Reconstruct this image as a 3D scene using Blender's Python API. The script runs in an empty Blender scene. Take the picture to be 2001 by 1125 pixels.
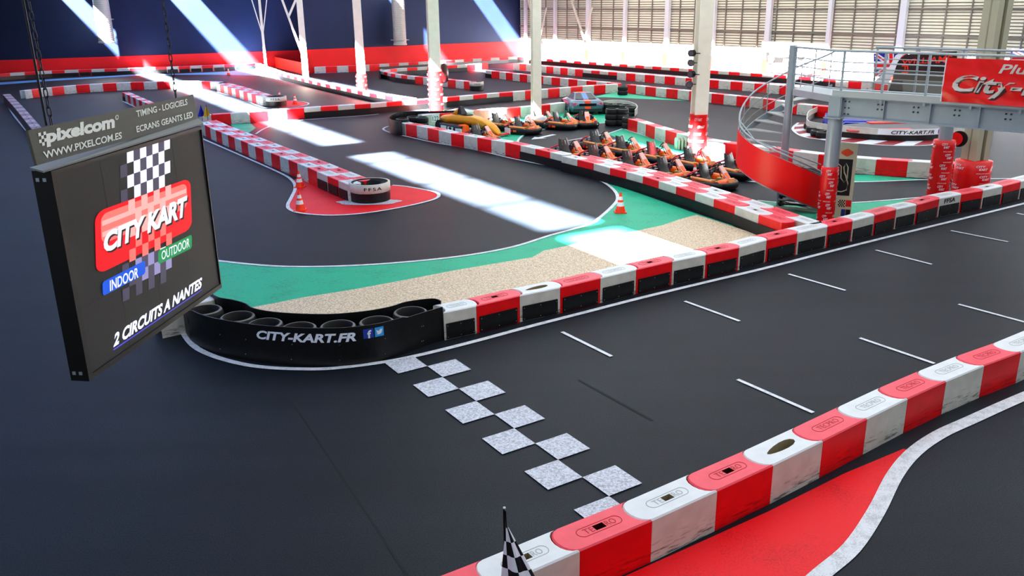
import bpy, math, random
from mathutils import Vector, Matrix
from mathutils.geometry import tessellate_polygon
random.seed(7)
C = bpy.context.scene.collection
V = Vector
PI = math.pi

# ------------------------------------------------------------------ camera
F_PX, PITCH, ROLL, CAM_H = 1691.8, 0.32133, 0.01431, 5.93
ct, st = math.cos(PITCH), math.sin(PITCH)
fw = V((0, ct, -st)); rt = V((1, 0, 0)); dn = fw.cross(rt)
RT = math.cos(ROLL) * rt + math.sin(ROLL) * dn
DN = -math.sin(ROLL) * rt + math.cos(ROLL) * dn
EYE = V((0, 0, CAM_H))
cd = bpy.data.cameras.new('camera'); cam = bpy.data.objects.new('camera', cd); C.objects.link(cam)
cd.sensor_width = 36.0; cd.lens = F_PX / 2001 * 36.0; cd.clip_end = 400; cd.clip_start = 0.1
cam.matrix_world = Matrix(((RT.x, -DN.x, -fw.x, 0), (RT.y, -DN.y, -fw.y, 0), (RT.z, -DN.z, -fw.z, CAM_H), (0, 0, 0, 1)))
bpy.context.scene.camera = cam

def ray(u, v):
    return RT * ((u - 1000.5) / F_PX) + DN * ((v - 562.5) / F_PX) + fw
def G(u, v, z=0.0):                      # the spot of the hall at height z that a photo pixel shows
    d = ray(u, v); return EYE + d * ((z - CAM_H) / d.z)
def HIT(u, v, o, n):                     # the spot of a plane (point o, normal n)
    d = ray(u, v); return EYE + d * ((o - EYE).dot(n) / d.dot(n))

# ------------------------------------------------------------------ materials
def lin(c):
    return tuple(((x / 12.92) if x <= .04045 else ((x + .055) / 1.055) ** 2.4) for x in c) + (1,)
MATS = {}
def mat(name, col, rough=.6, metal=0, emit=0, var=0.0, vscale=3.0, bump=0.0, bscale=40.0, alpha=1.0, spec=.5, raw=False):
    if name in MATS: return MATS[name]
    m = bpy.data.materials.new(name); m.use_nodes = True; nt = m.node_tree; N = nt.nodes; L = nt.links
    b = N['Principled BSDF']; c = tuple(col) + (1,) if raw else lin(col)
    b.inputs['Base Color'].default_value = c; b.inputs['Roughness'].default_value = rough; b.inputs['Metallic'].default_value = metal
    b.inputs['Specular IOR Level'].default_value = spec
    tc = N.new('ShaderNodeTexCoord')
    if emit:
        b.inputs['Emission Color'].default_value = c; b.inputs['Emission Strength'].default_value = emit
        b.inputs['Base Color'].default_value = (c[0] * .2, c[1] * .2, c[2] * .2, 1)
    if alpha < 1: b.inputs['Alpha'].default_value = alpha
    if var:
        no = N.new('ShaderNodeTexNoise'); no.inputs['Scale'].default_value = vscale; no.inputs['Detail'].default_value = 5
        L.new(tc.outputs['Object'], no.inputs['Vector'])
        mr = N.new('ShaderNodeMapRange'); mr.inputs[1].default_value = .3; mr.inputs[2].default_value = .7
        mr.inputs[3].default_value = 1 - var; mr.inputs[4].default_value = 1 + var
        L.new(no.outputs['Fac'], mr.inputs[0])
        mx = N.new('ShaderNodeVectorMath'); mx.operation = 'SCALE'; mx.inputs[0].default_value = c[:3]
        L.new(mr.outputs[0], mx.inputs['Scale']); L.new(mx.outputs[0], b.inputs['Base Color'])
    if bump:
        n2 = N.new('ShaderNodeTexNoise'); n2.inputs['Scale'].default_value = bscale; n2.inputs['Detail'].default_value = 3
        L.new(tc.outputs['Object'], n2.inputs['Vector'])
        bp = N.new('ShaderNodeBump'); bp.inputs['Strength'].default_value = bump; bp.inputs['Distance'].default_value = .02
        L.new(n2.outputs['Fac'], bp.inputs['Height']); L.new(bp.outputs[0], b.inputs['Normal'])
    MATS[name] = m; return m

def scuffed(name, col, dirt, rough=.42, amount=.55):
    """barrier plastic: grime low on the sides, streaked along the block, different on every block"""
    m = bpy.data.materials.new(name); m.use_nodes = True; nt = m.node_tree; N = nt.nodes; L = nt.links
    b = N['Principled BSDF']; b.inputs['Roughness'].default_value = rough
    tc = N.new('ShaderNodeTexCoord'); oi = N.new('ShaderNodeObjectInfo')
    ad = N.new('ShaderNodeVectorMath'); ad.operation = 'ADD'
    sc = N.new('ShaderNodeVectorMath'); sc.operation = 'SCALE'; sc.inputs[0].default_value = (37, 11, 5); L.new(oi.outputs['Random'], sc.inputs['Scale'])
    L.new(tc.outputs['Object'], ad.inputs[0]); L.new(sc.outputs[0], ad.inputs[1])
    mp = N.new('ShaderNodeMapping'); mp.inputs['Scale'].default_value = (2.2, 2.2, 17); L.new(ad.outputs[0], mp.inputs['Vector'])
    no = N.new('ShaderNodeTexNoise'); no.inputs['Scale'].default_value = 1.6; no.inputs['Detail'].default_value = 7; no.inputs['Roughness'].default_value = .65
    L.new(mp.outputs[0], no.inputs['Vector'])
    r1 = N.new('ShaderNodeMapRange'); r1.inputs[1].default_value = .5; r1.inputs[2].default_value = .62; L.new(no.outputs['Fac'], r1.inputs[0])
    sx = N.new('ShaderNodeSeparateXYZ'); L.new(tc.outputs['Object'], sx.inputs[0])
    r2 = N.new('ShaderNodeMapRange'); r2.inputs[1].default_value = .34; r2.inputs[2].default_value = .08; r2.inputs[3].default_value = 0; r2.inputs[4].default_value = amount
    L.new(sx.outputs['Z'], r2.inputs[0])
    mu = N.new('ShaderNodeMath'); mu.operation = 'MULTIPLY'; L.new(r1.outputs[0], mu.inputs[0]); L.new(r2.outputs[0], mu.inputs[1])
    n3 = N.new('ShaderNodeTexNoise'); n3.inputs['Scale'].default_value = 4; L.new(ad.outputs[0], n3.inputs['Vector'])
    r3 = N.new('ShaderNodeMapRange'); r3.inputs[1].default_value = .3; r3.inputs[2].default_value = .7; r3.inputs[3].default_value = 0; r3.inputs[4].default_value = .16
    L.new(n3.outputs['Fac'], r3.inputs[0])
    a2 = N.new('ShaderNodeMath'); a2.operation = 'MAXIMUM'; L.new(mu.outputs[0], a2.inputs[0]); L.new(r3.outputs[0], a2.inputs[1])
    mx = N.new('ShaderNodeMix'); mx.data_type = 'RGBA'; L.new(a2.outputs[0], mx.inputs[0])
    mx.inputs[6].default_value = lin(col); mx.inputs[7].default_value = lin(dirt); L.new(mx.outputs[2], b.inputs['Base Color'])
    MATS[name] = m; return m

RED = scuffed('red_plastic', (.93, .05, .09), (.30, .03, .05), .38)
WHITE = scuffed('white_plastic', (.84, .83, .79), (.20, .19, .17), .42, .8)
RED_LIT = mat('red_top_sheen', (.95, .36, .42), .45, var=.07, vscale=5)  # pink gloss of the tops put into the red plastic's colour
WHITE_LIT = mat('white_top_lit', (.87, .89, .905), .45, var=.05, vscale=5)  # brighter light on the tops put into the white plastic's colour
GREY = scuffed('dim_grey_plastic', (.36, .29, .31), (.10, .08, .08), .5); GREYTOP = mat('dim_grey_top', (.70, .63, .65), .5, var=.08, vscale=5)  # dim light on this row put into its colours, darker on the sides
GREYTOP2 = mat('dim_pink_top', (.56, .46, .49), .5, var=.08, vscale=5)
RED_SHADE = mat('red_hollow_shade', (.28, .01, .02), .8)  # shade down in the holes painted as darker red
WHITE_SHADE = mat('white_hollow_shade', (.60, .56, .45), .8)  # shade in the white blocks' hollows painted as a darker tone
RED_LINE = mat('red_relief', (.70, .16, .22), .6)
WHITE_LINE = mat('white_relief', (.68, .71, .72), .6)
RUBBER = mat('black_rubber', (.055, .058, .065), .45, var=.5, vscale=9, bump=.15, bscale=25)
TYRE = mat('tyre_rubber', (.085, .085, .09), .7, var=.35, vscale=8)
TYRE_EDGE = mat('tyre_pale_rim', (.46, .46, .46), .75)  # paler tone of the upper rim ring
BLACK = mat('black', (.04, .04, .045), .4)
DARK = mat('dark_metal', (.16, .16, .17), .45, .3)
STEEL = mat('grey_painted_steel', (.63, .67, .70), .35, .35, var=.05)
CREAM = mat('cream_column', (.94, .92, .85), .5, var=.04)
WHITEP = mat('white_paint', (.92, .93, .95), .5)
REDP = mat('signal_red', (.90, .06, .06), .4)
REDV = mat('red_vinyl', (.86, .07, .08), .35, var=.06, vscale=4)
ORANGE = mat('orange_plastic', (.98, .40, .10), .35)
PALE_OR = mat('pale_orange_plastic', (1.0, .66, .42), .4)
KBLACK = mat('kart_black', (.07, .07, .075), .32)
KBLUE = mat('kart_dark_blue', (.10, .11, .25), .4)
PINKW = mat('pink_white', (.95, .74, .70), .4)
RUBRED = mat('pink_red_tube', (.85, .25, .33), .4)
KHAKI = mat('khaki', (.72, .66, .38), .5)
GOLD = mat('gold_paint', (.83, .57, .13), .3, .35, var=.08)
NAVY = mat('navy_cladding', (.058, .112, .222), .6, spec=.2, var=.14, vscale=.35)
WALLRED = mat('red_wall', (.88, .03, .06), .5, var=.05, vscale=1)
WALLWHITE = mat('white_wall', (.93, .95, .97), .5)
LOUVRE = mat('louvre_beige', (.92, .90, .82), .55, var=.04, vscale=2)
LOUVRE_SHADE = mat('louvre_gap_shade', (.70, .68, .60), .6)  # shadow between the slats painted as a darker face
GREYBAR = mat('grey_bar', (.50, .49, .45), .5)
LETTER_WHITE = mat('lit_letter', (.93, .95, 1.0), .5)  # plain white of the lettering, not luminous

def asphalt():
    m = bpy.data.materials.new('asphalt'); m.use_nodes = True; nt = m.node_tree; N = nt.nodes; L = nt.links
    b = N['Principled BSDF']; b.inputs['Roughness'].default_value = .56; b.inputs['Specular IOR Level'].default_value = .28
    tc = N.new('ShaderNodeTexCoord')
    big = N.new('ShaderNodeTexNoise'); big.inputs['Scale'].default_value = .22; big.inputs['Detail'].default_value = 6; L.new(tc.outputs['Object'], big.inputs['Vector'])
    fine = N.new('ShaderNodeTexNoise'); fine.inputs['Scale'].default_value = 55; fine.inputs['Detail'].default_value = 2; L.new(tc.outputs['Object'], fine.inputs['Vector'])
    mp = N.new('ShaderNodeMapping'); mp.inputs['Rotation'].default_value = (0, 0, -.6); mp.inputs['Scale'].default_value = (.12, 1.6, 1); L.new(tc.outputs['Object'], mp.inputs['Vector'])
    stk = N.new('ShaderNodeTexNoise'); stk.inputs['Scale'].default_value = .8; stk.inputs['Detail'].default_value = 5; L.new(mp.outputs[0], stk.inputs['Vector'])
    cr = N.new('ShaderNodeValToRGB'); L.new(big.outputs['Fac'], cr.inputs[0])
    cr.color_ramp.elements[0].position = .32; cr.color_ramp.elements[0].color = (.0066, .0108, .0178, 1)
    cr.color_ramp.elements[1].position = .7; cr.color_ramp.elements[1].color = (.0122, .0176, .0265, 1)
    def rng(node, a, c):
        r = N.new('ShaderNodeMapRange'); r.inputs[1].default_value = .3; r.inputs[2].default_value = .7; r.inputs[3].default_value = a; r.inputs[4].default_value = c
        L.new(node.outputs['Fac'], r.inputs[0]); return r
    f1 = rng(fine, .42, 1.75); f2 = rng(stk, .84, 1.15)
    mu = N.new('ShaderNodeMath'); mu.operation = 'MULTIPLY'; L.new(f1.outputs[0], mu.inputs[0]); L.new(f2.outputs[0], mu.inputs[1])
    sc = N.new('ShaderNodeVectorMath'); sc.operation = 'SCALE'; L.new(cr.outputs[0], sc.inputs[0]); L.new(mu.outputs[0], sc.inputs['Scale']); L.new(sc.outputs[0], b.inputs['Base Color'])
    bp = N.new('ShaderNodeBump'); bp.inputs['Strength'].default_value = .25; bp.inputs['Distance'].default_value = .01
    L.new(fine.outputs['Fac'], bp.inputs['Height']); L.new(bp.outputs[0], b.inputs['Normal'])
    return m
ASPHALT = asphalt()

def paint(name, col, worn=(.05, .055, .065), wear=.35, scale=6, fscale=60, lo=.5, hi=.75):
    """floor paint worn through to the asphalt"""
    m = bpy.data.materials.new(name); m.use_nodes = True; nt = m.node_tree; N = nt.nodes; L = nt.links
    b = N['Principled BSDF']; b.inputs['Roughness'].default_value = .55
    tc = N.new('ShaderNodeTexCoord')
    n1 = N.new('ShaderNodeTexNoise'); n1.inputs['Scale'].default_value = scale; n1.inputs['Detail'].default_value = 4; L.new(tc.outputs['Object'], n1.inputs['Vector'])
    n2 = N.new('ShaderNodeTexNoise'); n2.inputs['Scale'].default_value = fscale; n2.inputs['Detail'].default_value = 2; L.new(tc.outputs['Object'], n2.inputs['Vector'])
    ad = N.new('ShaderNodeMath'); ad.operation = 'MULTIPLY_ADD'; ad.inputs[1].default_value = .5; L.new(n1.outputs['Fac'], ad.inputs[0])
    hf = N.new('ShaderNodeMath'); hf.operation = 'MULTIPLY'; hf.inputs[1].default_value = .5; L.new(n2.outputs['Fac'], hf.inputs[0]); L.new(hf.outputs[0], ad.inputs[2])
    r = N.new('ShaderNodeMapRange'); r.inputs[1].default_value = lo; r.inputs[2].default_value = hi; r.inputs[4].default_value = wear; L.new(ad.outputs[0], r.inputs[0])
    mx = N.new('ShaderNodeMix'); mx.data_type = 'RGBA'; L.new(r.outputs[0], mx.inputs[0]); mx.inputs[6].default_value = lin(col); mx.inputs[7].default_value = lin(worn)
    L.new(mx.outputs[2], b.inputs['Base Color']); return m
P_WHITE = paint('white_line_paint', (.88, .90, .93), wear=.35, lo=.46, hi=.62)
P_CHECK = paint('start_line_paint', (.86, .88, .93), (.42, .44, .48), wear=.75, scale=28, fscale=110, lo=.42, hi=.62)
P_GREEN = paint('green_floor_paint', (.07, .69, .54), (.04, .42, .35), wear=.7, scale=1.5, fscale=14)
P_RED = paint('red_floor_paint', (.93, .05, .12), (.45, .03, .07), wear=.55, scale=1.3, fscale=40)
P_BLUE = paint('blue_floor_paint', (.36, .70, .95), wear=.2)
P_DARKRED = paint('dark_red_kerb_paint', (.55, .10, .15), wear=.3)
P_GRAVEL = paint('gravel', (.92, .85, .74), (.50, .42, .33), wear=.75, scale=25, fscale=42, lo=.42, hi=.62)

# ------------------------------------------------------------------ mesh builder
class MB:
    def __init__(s): s.v = []; s.f = []; s.m = []; s.mats = []; s.sm = []
    def mi(s, m):
        if m not in s.mats: s.mats.append(m)
        return s.mats.index(m)
    def add(s, vs, fs, m, M=None, smooth=False):
        b = len(s.v); k = s.mi(m)
        s.v += [(M @ V(p)) if M else V(p) for p in vs]
        for f in fs: s.f.append([b + i for i in f]); s.m.append(k); s.sm.append(smooth)
        return s
    def box(s, a, b, m, M=None):
        x0, y0, z0 = a; x1, y1, z1 = b
        vs = [(x0, y0, z0), (x1, y0, z0), (x1, y1, z0), (x0, y1, z0), (x0, y0, z1), (x1, y0, z1), (x1, y1, z1), (x0, y1, z1)]
        return s.add(vs, [(3, 2, 1, 0), (4, 5, 6, 7), (0, 1, 5, 4), (1, 2, 6, 5), (2, 3, 7, 6), (3, 0, 4, 7)], m, M)
    def hexa(s, lo, hi, m, M=None):           # two quads (4 points each) joined
        return s.add(list(lo) + list(hi), [(3, 2, 1, 0), (4, 5, 6, 7), (0, 1, 5, 4), (1, 2, 6, 5), (2, 3, 7, 6), (3, 0, 4, 7)], m, M)
    def bar(s, a, b, w, h, m, up=V((0, 0, 1))):
        a, b = V(a), V(b); d = (b - a).normalized()
        if abs(d.dot(up)) > .98: up = V((1, 0, 0))
        x = d.cross(up).normalized() * (w / 2); y = x.cross(d).normalized() * (h / 2)
        return s.hexa([a - x - y, a + x - y, a + x + y, a - x + y], [b - x - y, b + x - y, b + x + y, b - x + y], m)
    def loft(s, rings, m, M=None, caps=True, closed=True, smooth=True):
        n = len(rings[0]); vs = [p for r in rings for p in r]; fs = []
        for i in range(len(rings) - 1):
            for j in range(n if closed else n - 1):
                k = (j + 1) % n; fs.append((i * n + j, i * n + k, (i + 1) * n + k, (i + 1) * n + j))
        s.add(vs, fs, m, M, smooth)
        if caps and closed:
            s.add(rings[0], [tuple(range(n))[::-1]], m, M); s.add(rings[-1], [tuple(range(n))], m, M)
        return s
    def cyl(s, a, b, r0, m, r1=None, n=16, M=None, caps=True):
        a, b = V(a), V(b); r1 = r0 if r1 is None else r1; d = (b - a).normalized()
        up = V((0, 0, 1)) if abs(d.z) < .95 else V((1, 0, 0)); x = d.cross(up).normalized(); y = d.cross(x).normalized()
        R = lambda c, r: [c + (x * math.cos(2 * PI * i / n) + y * math.sin(2 * PI * i / n)) * -r for i in range(n)]
        return s.loft([R(a, r0), R(b, r1)][::-1], m, M, caps)
    def tube(s, pts, r, m, n=8, closed=False, M=None):
        pts = [V(p) for p in pts]; N_ = len(pts); rings = []
        for i, p in enumerate(pts):
            a = pts[(i - 1) % N_] if (closed or i) else p; b = pts[(i + 1) % N_] if (closed or i < N_ - 1) else p
            d = (b - a).normalized(); up = V((0, 0, 1)) if abs(d.z) < .95 else V((1, 0, 0)); x = d.cross(up).normalized(); y = d.cross(x).normalized()
            rings.append([p + (x * math.cos(2 * PI * k / n) + y * math.sin(2 * PI * k / n)) * r for k in range(n)])
        if closed: rings.append(rings[0])
        return s.loft(rings, m, M, caps=not closed)
    def lathe(s, prof, m, n=24, M=None, closed=False):
        rings = [[(r * math.cos(2 * PI * k / n), r * math.sin(2 * PI * k / n), z) for k in range(n)] for r, z in prof]
        if closed: rings.append(rings[0])
        return s.loft(rings, m, M, caps=False)
    def poly(s, pts, m, z=None, M=None):
        pts = [V(p) for p in pts]
        fs = tessellate_polygon([pts]); 
        nz = sum((pts[i].x * pts[(i + 1) % len(pts)].y - pts[(i + 1) % len(pts)].x * pts[i].y) for i in range(len(pts)))
        out = []
        for f in fs:
            a, b, c = (pts[i] for i in f)
            out.append(tuple(f) if (b - a).cross(c - a).z >= 0 else tuple(f)[::-1])
        return s.add(pts, out, m, M)
    def quad(s, a, b, c, d, m): return s.add([a, b, c, d], [(0, 1, 2, 3)], m)
    def build(s, name, parent=None, loc=None):
        me = bpy.data.meshes.new(name); me.from_pydata([tuple(p) for p in s.v], [], s.f)
        for m in s.mats: me.materials.append(m)
        me.polygons.foreach_set('material_index', s.m); me.polygons.foreach_set('use_smooth', s.sm); me.update()
        o = bpy.data.objects.new(name, me); C.objects.link(o)
        if parent: o.parent = parent
        if loc is not None: o.location = loc
        return o
SHARP = set()
def tag(o, label, cat, group=None, kind=None):
    if label: o['label'] = label
    if cat: o['category'] = cat
    if group: o['group'] = group
    if kind: o['kind'] = kind
    return o
def empty(name, label, cat, loc=(0, 0, 0), rz=0, group=None):
    o = bpy.data.objects.new(name, None); C.objects.link(o); o.location = loc; o.rotation_euler = (0, 0, rz); o.empty_display_size = .1
    return tag(o, label, cat, group)
def struct(o, label, cat=None): return tag(o, label, cat or o.name.split('_')[0], None, 'structure')
def dup(o, parent=None):
    c = o.copy(); C.objects.link(c)
    if parent: c.parent = parent
    for k in [x for x in bpy.data.objects if x.parent == o]: dup(k, c)
    return c
CH = {}
def dup_tree(o, kids):
    c = o.copy(); C.objects.link(c)
    for k in kids:
        d = k.copy(); C.objects.link(d); d.parent = c
        for g in CH.get(k.name, []):
            e = g.copy(); C.objects.link(e); e.parent = d
    return c

# text as flat mesh, laid onto any surface P(s, t)
TXT = {}
def text_geo(body, shear=0.0, bold=0.0, space=1.0):
    key = (body, shear, bold, space)
    if key in TXT: return TXT[key]
    cu = bpy.data.curves.new('lettering', 'FONT'); cu.body = body; cu.shear = shear; cu.offset = bold; cu.space_character = space; cu.resolution_u = 3; cu.fill_mode = 'FRONT'
    o = bpy.data.objects.new('lettering', cu); C.objects.link(o); dg = bpy.context.evaluated_depsgraph_get(); dg.update()
    me = bpy.data.meshes.new_from_object(o.evaluated_get(dg)); vs = [v.co.copy() for v in me.vertices]; fs = [tuple(p.vertices) for p in me.polygons]
    bpy.data.objects.remove(o); bpy.data.meshes.remove(me); bpy.data.curves.remove(cu)
    x0 = min(v.x for v in vs); x1 = max(v.x for v in vs); y0 = min(v.y for v in vs); y1 = max(v.y for v in vs)
    TXT[key] = ([((v.x - x0) / (x1 - x0), (v.y - y0) / (y1 - y0)) for v in vs], fs, (x1 - x0) / (y1 - y0)); return TXT[key]
def put_text(mb, body, P, m, shear=0.0, bold=0.0, space=1.0):
    vs, fs, _ = text_geo(body, shear, bold, space); return mb.add([P(s, t) for s, t in vs], fs, m)
def bil(bl, br, tr, tl):
    return lambda s, t: V(bl) * (1 - s) * (1 - t) + V(br) * s * (1 - t) + V(tr) * s * t + V(tl) * (1 - s) * t

# ------------------------------------------------------------------ floor, walls, roof
fl = MB(); fl.quad((-90, -12, 0), (75, -12, 0), (75, 120, 0), (-90, 120, 0), ASPHALT); struct(fl.build('floor'), 'dark asphalt floor of the indoor kart hall', 'floor')

wB_o, wB_d, wB_n = V((-34.089, 81.73, 0)), V((.924, .382, 0)).normalized(), V((-.382, .924, 0)).normalized()
wI_o, wI_d, wI_n = V((-8.152, 84.109, 0)), V((.86, .51, 0)).normalized(), V((-.51, .86, 0)).normalized()
wC_o, wC_d, wC_n = V((13.692, 72.954, 0)), V((.598, -.801, 0)).normalized(), V((.801, .598, 0)).normalized()
def isect(o1, d1, o2, d2):
    t = ((o2 - o1).x * d2.y - (o2 - o1).y * d2.x) / (d1.x * d2.y - d1.y * d2.x); return o1 + d1 * t
ROOF = 9.0
def wall_slab(name, a, b, n, z0, z1, th, m, label):
    mb = MB(); a, b = V(a), V(b)
    mb.hexa([V((a.x, a.y, z0)), V((b.x, b.y, z0)), V((b.x, b.y, z0)) + n * th, V((a.x, a.y, z0)) + n * th],
            [V((a.x, a.y, z1)), V((b.x, b.y, z1)), V((b.x, b.y, z1)) + n * th, V((a.x, a.y, z1)) + n * th], m)
    return struct(mb.build(name), label, 'wall')
corner = isect(wI_o, wI_d, wC_o, wC_d)
b0, b1 = wB_o - wB_d * 45, wB_o + wB_d * 17.0
i0 = wI_o - wI_d * 11.5
wall_slab('wall_left', b0, b1, wB_n, 0, ROOF, .2, NAVY, 'navy clad back wall behind the far left row of blocks')
wall_slab('trim_1', b0 - wB_n * .05, b1 - wB_n * .05, wB_n, 0, 1.55, .05, WALLRED, 'bright red lower band on the navy wall at the left')
wall_slab('wall_back', i0, corner, wI_n, 0, ROOF, .2, NAVY, 'navy clad back wall between the thin pole and the white wall')
wall_slab('trim_2', i0 - wI_n * .05, corner - wI_n * .05, wI_n, 0, 2.02, .05, WALLRED, 'bright red lower band on the back wall')
jg = MB(); jn = (b1 - i0).normalized().cross(V((0, 0, 1)))
wall_slab('wall_jog', i0, b1, jn, 0, ROOF, .2, NAVY, 'short navy return wall behind the braced column')
cend = wC_o + wC_d * 45
# right wall: slatted upper part as one mesh, white lower band, posts
sl = MB()
z = 2.2
while z < ROOF:
    a, b = V((corner.x, corner.y, z)), V((cend.x, cend.y, z)); n = wC_n
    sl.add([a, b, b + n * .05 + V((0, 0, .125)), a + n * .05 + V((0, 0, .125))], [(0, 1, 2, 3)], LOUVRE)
    sl.add([a + n * .05 + V((0, 0, .125)), b + n * .05 + V((0, 0, .125)), b + n * .09 + V((0, 0, .19)), a + n * .09 + V((0, 0, .19))], [(0, 1, 2, 3)], LOUVRE_SHADE)
    z += .19
struct(sl.build('wall_right'), 'beige wall of horizontal louvre slats above the white band', 'wall')
wall_slab('trim_3', corner - wC_n * .1, cend - wC_n * .1, wC_n, 0, 2.25, .1, WALLWHITE, 'white lower band of the louvred wall')
bk = MB()
wall_slab('wall_outer', corner + wC_n * .3, cend + wC_n * .3, wC_n, 0, ROOF, .1, LOUVRE, 'outer skin behind the louvre slats')
rails = MB()
for zz in (3.45, 5.05):
    a = corner - wC_n * .05; b = cend - wC_n * .05
    rails.bar(V((a.x, a.y, zz)), V((b.x, b.y, zz)), .08, .1, GREYBAR)
L_ = (cend - corner).length; k = 0
s_ = .9
while s_ < L_:
    p = corner + wC_d * s_ - wC_n * .03; rails.bar(V((p.x, p.y, 2.25)), V((p.x, p.y, ROOF)), .08, .06, GREYBAR, up=wC_n); s_ += 1.55
struct(rails.build('trim_4'), 'grey rails and mullions across the louvred wall', 'trim')
for i, px in enumerate((1028, 1085, 1149, 1220, 1302, 1392, 1498, 1616, 1757, 1917)):
    p = HIT(px, 100, wC_o - wC_n * .2, wC_n); mb = MB(); w_ = .42 if i in (2, 4, 6, 8) else .26
    mb.bar(V((p.x, p.y, 0)), V((p.x, p.y, ROOF)), w_, .3, WHITEP, up=wC_n)
    o = mb.build('wall_post'); struct(o, 'white steel wall post, %s from the hall corner along the louvred wall' % ('first second third fourth fifth sixth seventh eighth ninth tenth'.split()[i]), 'post')
    if i >= 2:
        mb = MB(); q = p - wC_n * .17
        mb.bar(V((q.x, q.y, .55)), V((q.x, q.y, 1.55)), w_ + .06, .06, mat('padding_red', (.80, .06, .02), .5), up=wC_n); mb.build('padding', o)['label'] = 'red padding low on the post'
# roof with its long skylight slots, running with the sun streaks on the floor
Pd, Dd = V((.859, .512, 0)), V((.512, -.859, 0))
KS = .77; KA = .5
T0, T1 = -150.0, 70.0
cT = lambda t: (Dd * t)
def slot4(t, off):            # follows the white wall
    q = isect(Dd * t, Pd, wC_o, wC_d); return (q - Dd * t).dot(Pd) + off
edges = [(lambda t: -95.0, lambda t: 12.4), (lambda t: 14.1, lambda t: 21.1), (lambda t: 23.6, lambda t: 37.7),
         (lambda t: 39.3, lambda t: slot4(t, -.3)), (lambda t: slot4(t, 1.7), lambda t: 120.0)]
rf = MB()
def rp(s, t): q = Pd * (s - KS * ROOF) + Dd * (t + KA * ROOF); return V((q.x, q.y, ROOF))
for fa, fb in edges:
    rf.quad(rp(fa(T0), T0), rp(fb(T0), T0), rp(fb(T1), T1), rp(fa(T1), T1), WHITEP)
def cover(s0, s1, t0, t1): rf.quad(rp(s0, t0), rp(s1, t0), rp(s1, t1), rp(s0, t1), WHITEP)
cover(11.8, 14.8, -14.6, T1); cover(11.8, 14.8, -36.6, -33.4); cover(11.8, 14.8, -19.0, -18.1)
for t in (-31.5, -26.6, -22.4, -18.3, -41.5, -46, -51, -56, -61): cover(11.8, 14.8, t - .1, t + .1)
cover(20.5, 24, -22.5, T1); cover(20.5, 24, -36.4, -30.5); cover(20.5, 22.5, -43, T1)
cover(37, 40, -58, T1)
o = rf.build('ceiling'); struct(o, 'white hall roof with long skylight slots', 'ceiling')

# ------------------------------------------------------------------ light
sd = (Pd * KS - Dd * KA + V((0, 0, -1))).normalized()
sun = bpy.data.lights.new('sun', 'SUN'); so = bpy.data.objects.new('sun', sun); C.objects.link(so)
sun.energy = 360; sun.angle = math.radians(2.6); sun.color = (1, .97, .93)
so.rotation_euler = sd.to_track_quat('-Z', 'Y').to_euler()
def area(x, y, z, sx, sy, pw, col):  # unseen fill lamps added under the roof, tinted by region
    l = bpy.data.lights.new('fill_light', 'AREA'); o = bpy.data.objects.new('fill_light', l); C.objects.link(o)
    l.shape = 'RECTANGLE'; l.size = sx; l.size_y = sy; l.energy = pw; l.color = col; o.location = (x, y, z); return o
area(-26, 34, 8.7, 34, 60, 5800, (.42, .60, 1.0))
area(14, 34, 8.7, 34, 50, 6200, (.93, .97, 1.0))
area(-25, 72, 8.7, 30, 20, 1300, (.60, .75, 1.0))
area(8, 66, 8.7, 26, 24, 2600, (1.0, .97, .93))
area(3, 5, 8.7, 26, 16, 1050, (.95, .98, 1.0))
w = bpy.data.worlds.new('world'); bpy.context.scene.world = w; w.use_nodes = True
w.node_tree.nodes['Background'].inputs[0].default_value = (.80, .88, 1.0, 1); w.node_tree.nodes['Background'].inputs[1].default_value = .62
sc = bpy.context.scene
sc.view_settings.view_transform = 'Standard'; sc.view_settings.look = 'None'
try: sc.view_settings.look = 'Medium High Contrast'
except Exception as ex_: print('look', ex_)
sc.view_settings.exposure = 0.0; sc.view_settings.gamma = 1.0
try: sc.cycles.use_denoising = True; sc.cycles.max_bounces = 6; sc.cycles.diffuse_bounces = 3; sc.cycles.sample_clamp_indirect = 4
except Exception: pass

# ------------------------------------------------------------------ floor markings
def mark(name, pts, m, z, label, cat, world=False, kind='structure'):
    mb = MB(); q = [(V((p.x, p.y, z)) if world else None) for p in pts] if world else [V((G(*p).x, G(*p).y, z)) for p in pts]
    mb.poly(q, m); o = mb.build(name); return tag(o, label, cat, None, kind)
def smooth(pts, n=4):                    # Catmull-Rom through points
    out = []; N_ = len(pts)
    for i in range(N_ - 1):
        p0, p1, p2, p3 = pts[max(i - 1, 0)], pts[i], pts[i + 1], pts[min(i + 2, N_ - 1)]
        for k in range(n):
            t = k / n; out.append(.5 * ((2 * p1) + (p2 - p0) * t + (2 * p0 - 5 * p1 + 4 * p2 - p3) * t * t + (3 * p1 - p0 - 3 * p2 + p3) * t ** 3))
    out.append(pts[-1]); return out
def line(name, px, w, label, z=.012, m=P_WHITE, sm=True, world=None):
    pts = world or [G(*p) for p in px]
    if sm: pts = smooth(pts, 5)
    mb = MB(); a = []; b = []
    for i, p in enumerate(pts):
        d = (pts[min(i + 1, len(pts) - 1)] - pts[max(i - 1, 0)]).normalized(); n = V((-d.y, d.x, 0)) * w / 2
        a.append(V((p.x + n.x, p.y + n.y, z))); b.append(V((p.x - n.x, p.y - n.y, z)))
    k = len(a); mb.add(a + b, [(k + i, k + i + 1, i + 1, i) for i in range(k - 1)], m)
    return tag(mb.build(name), label, 'floor marking', None, 'structure')

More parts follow.
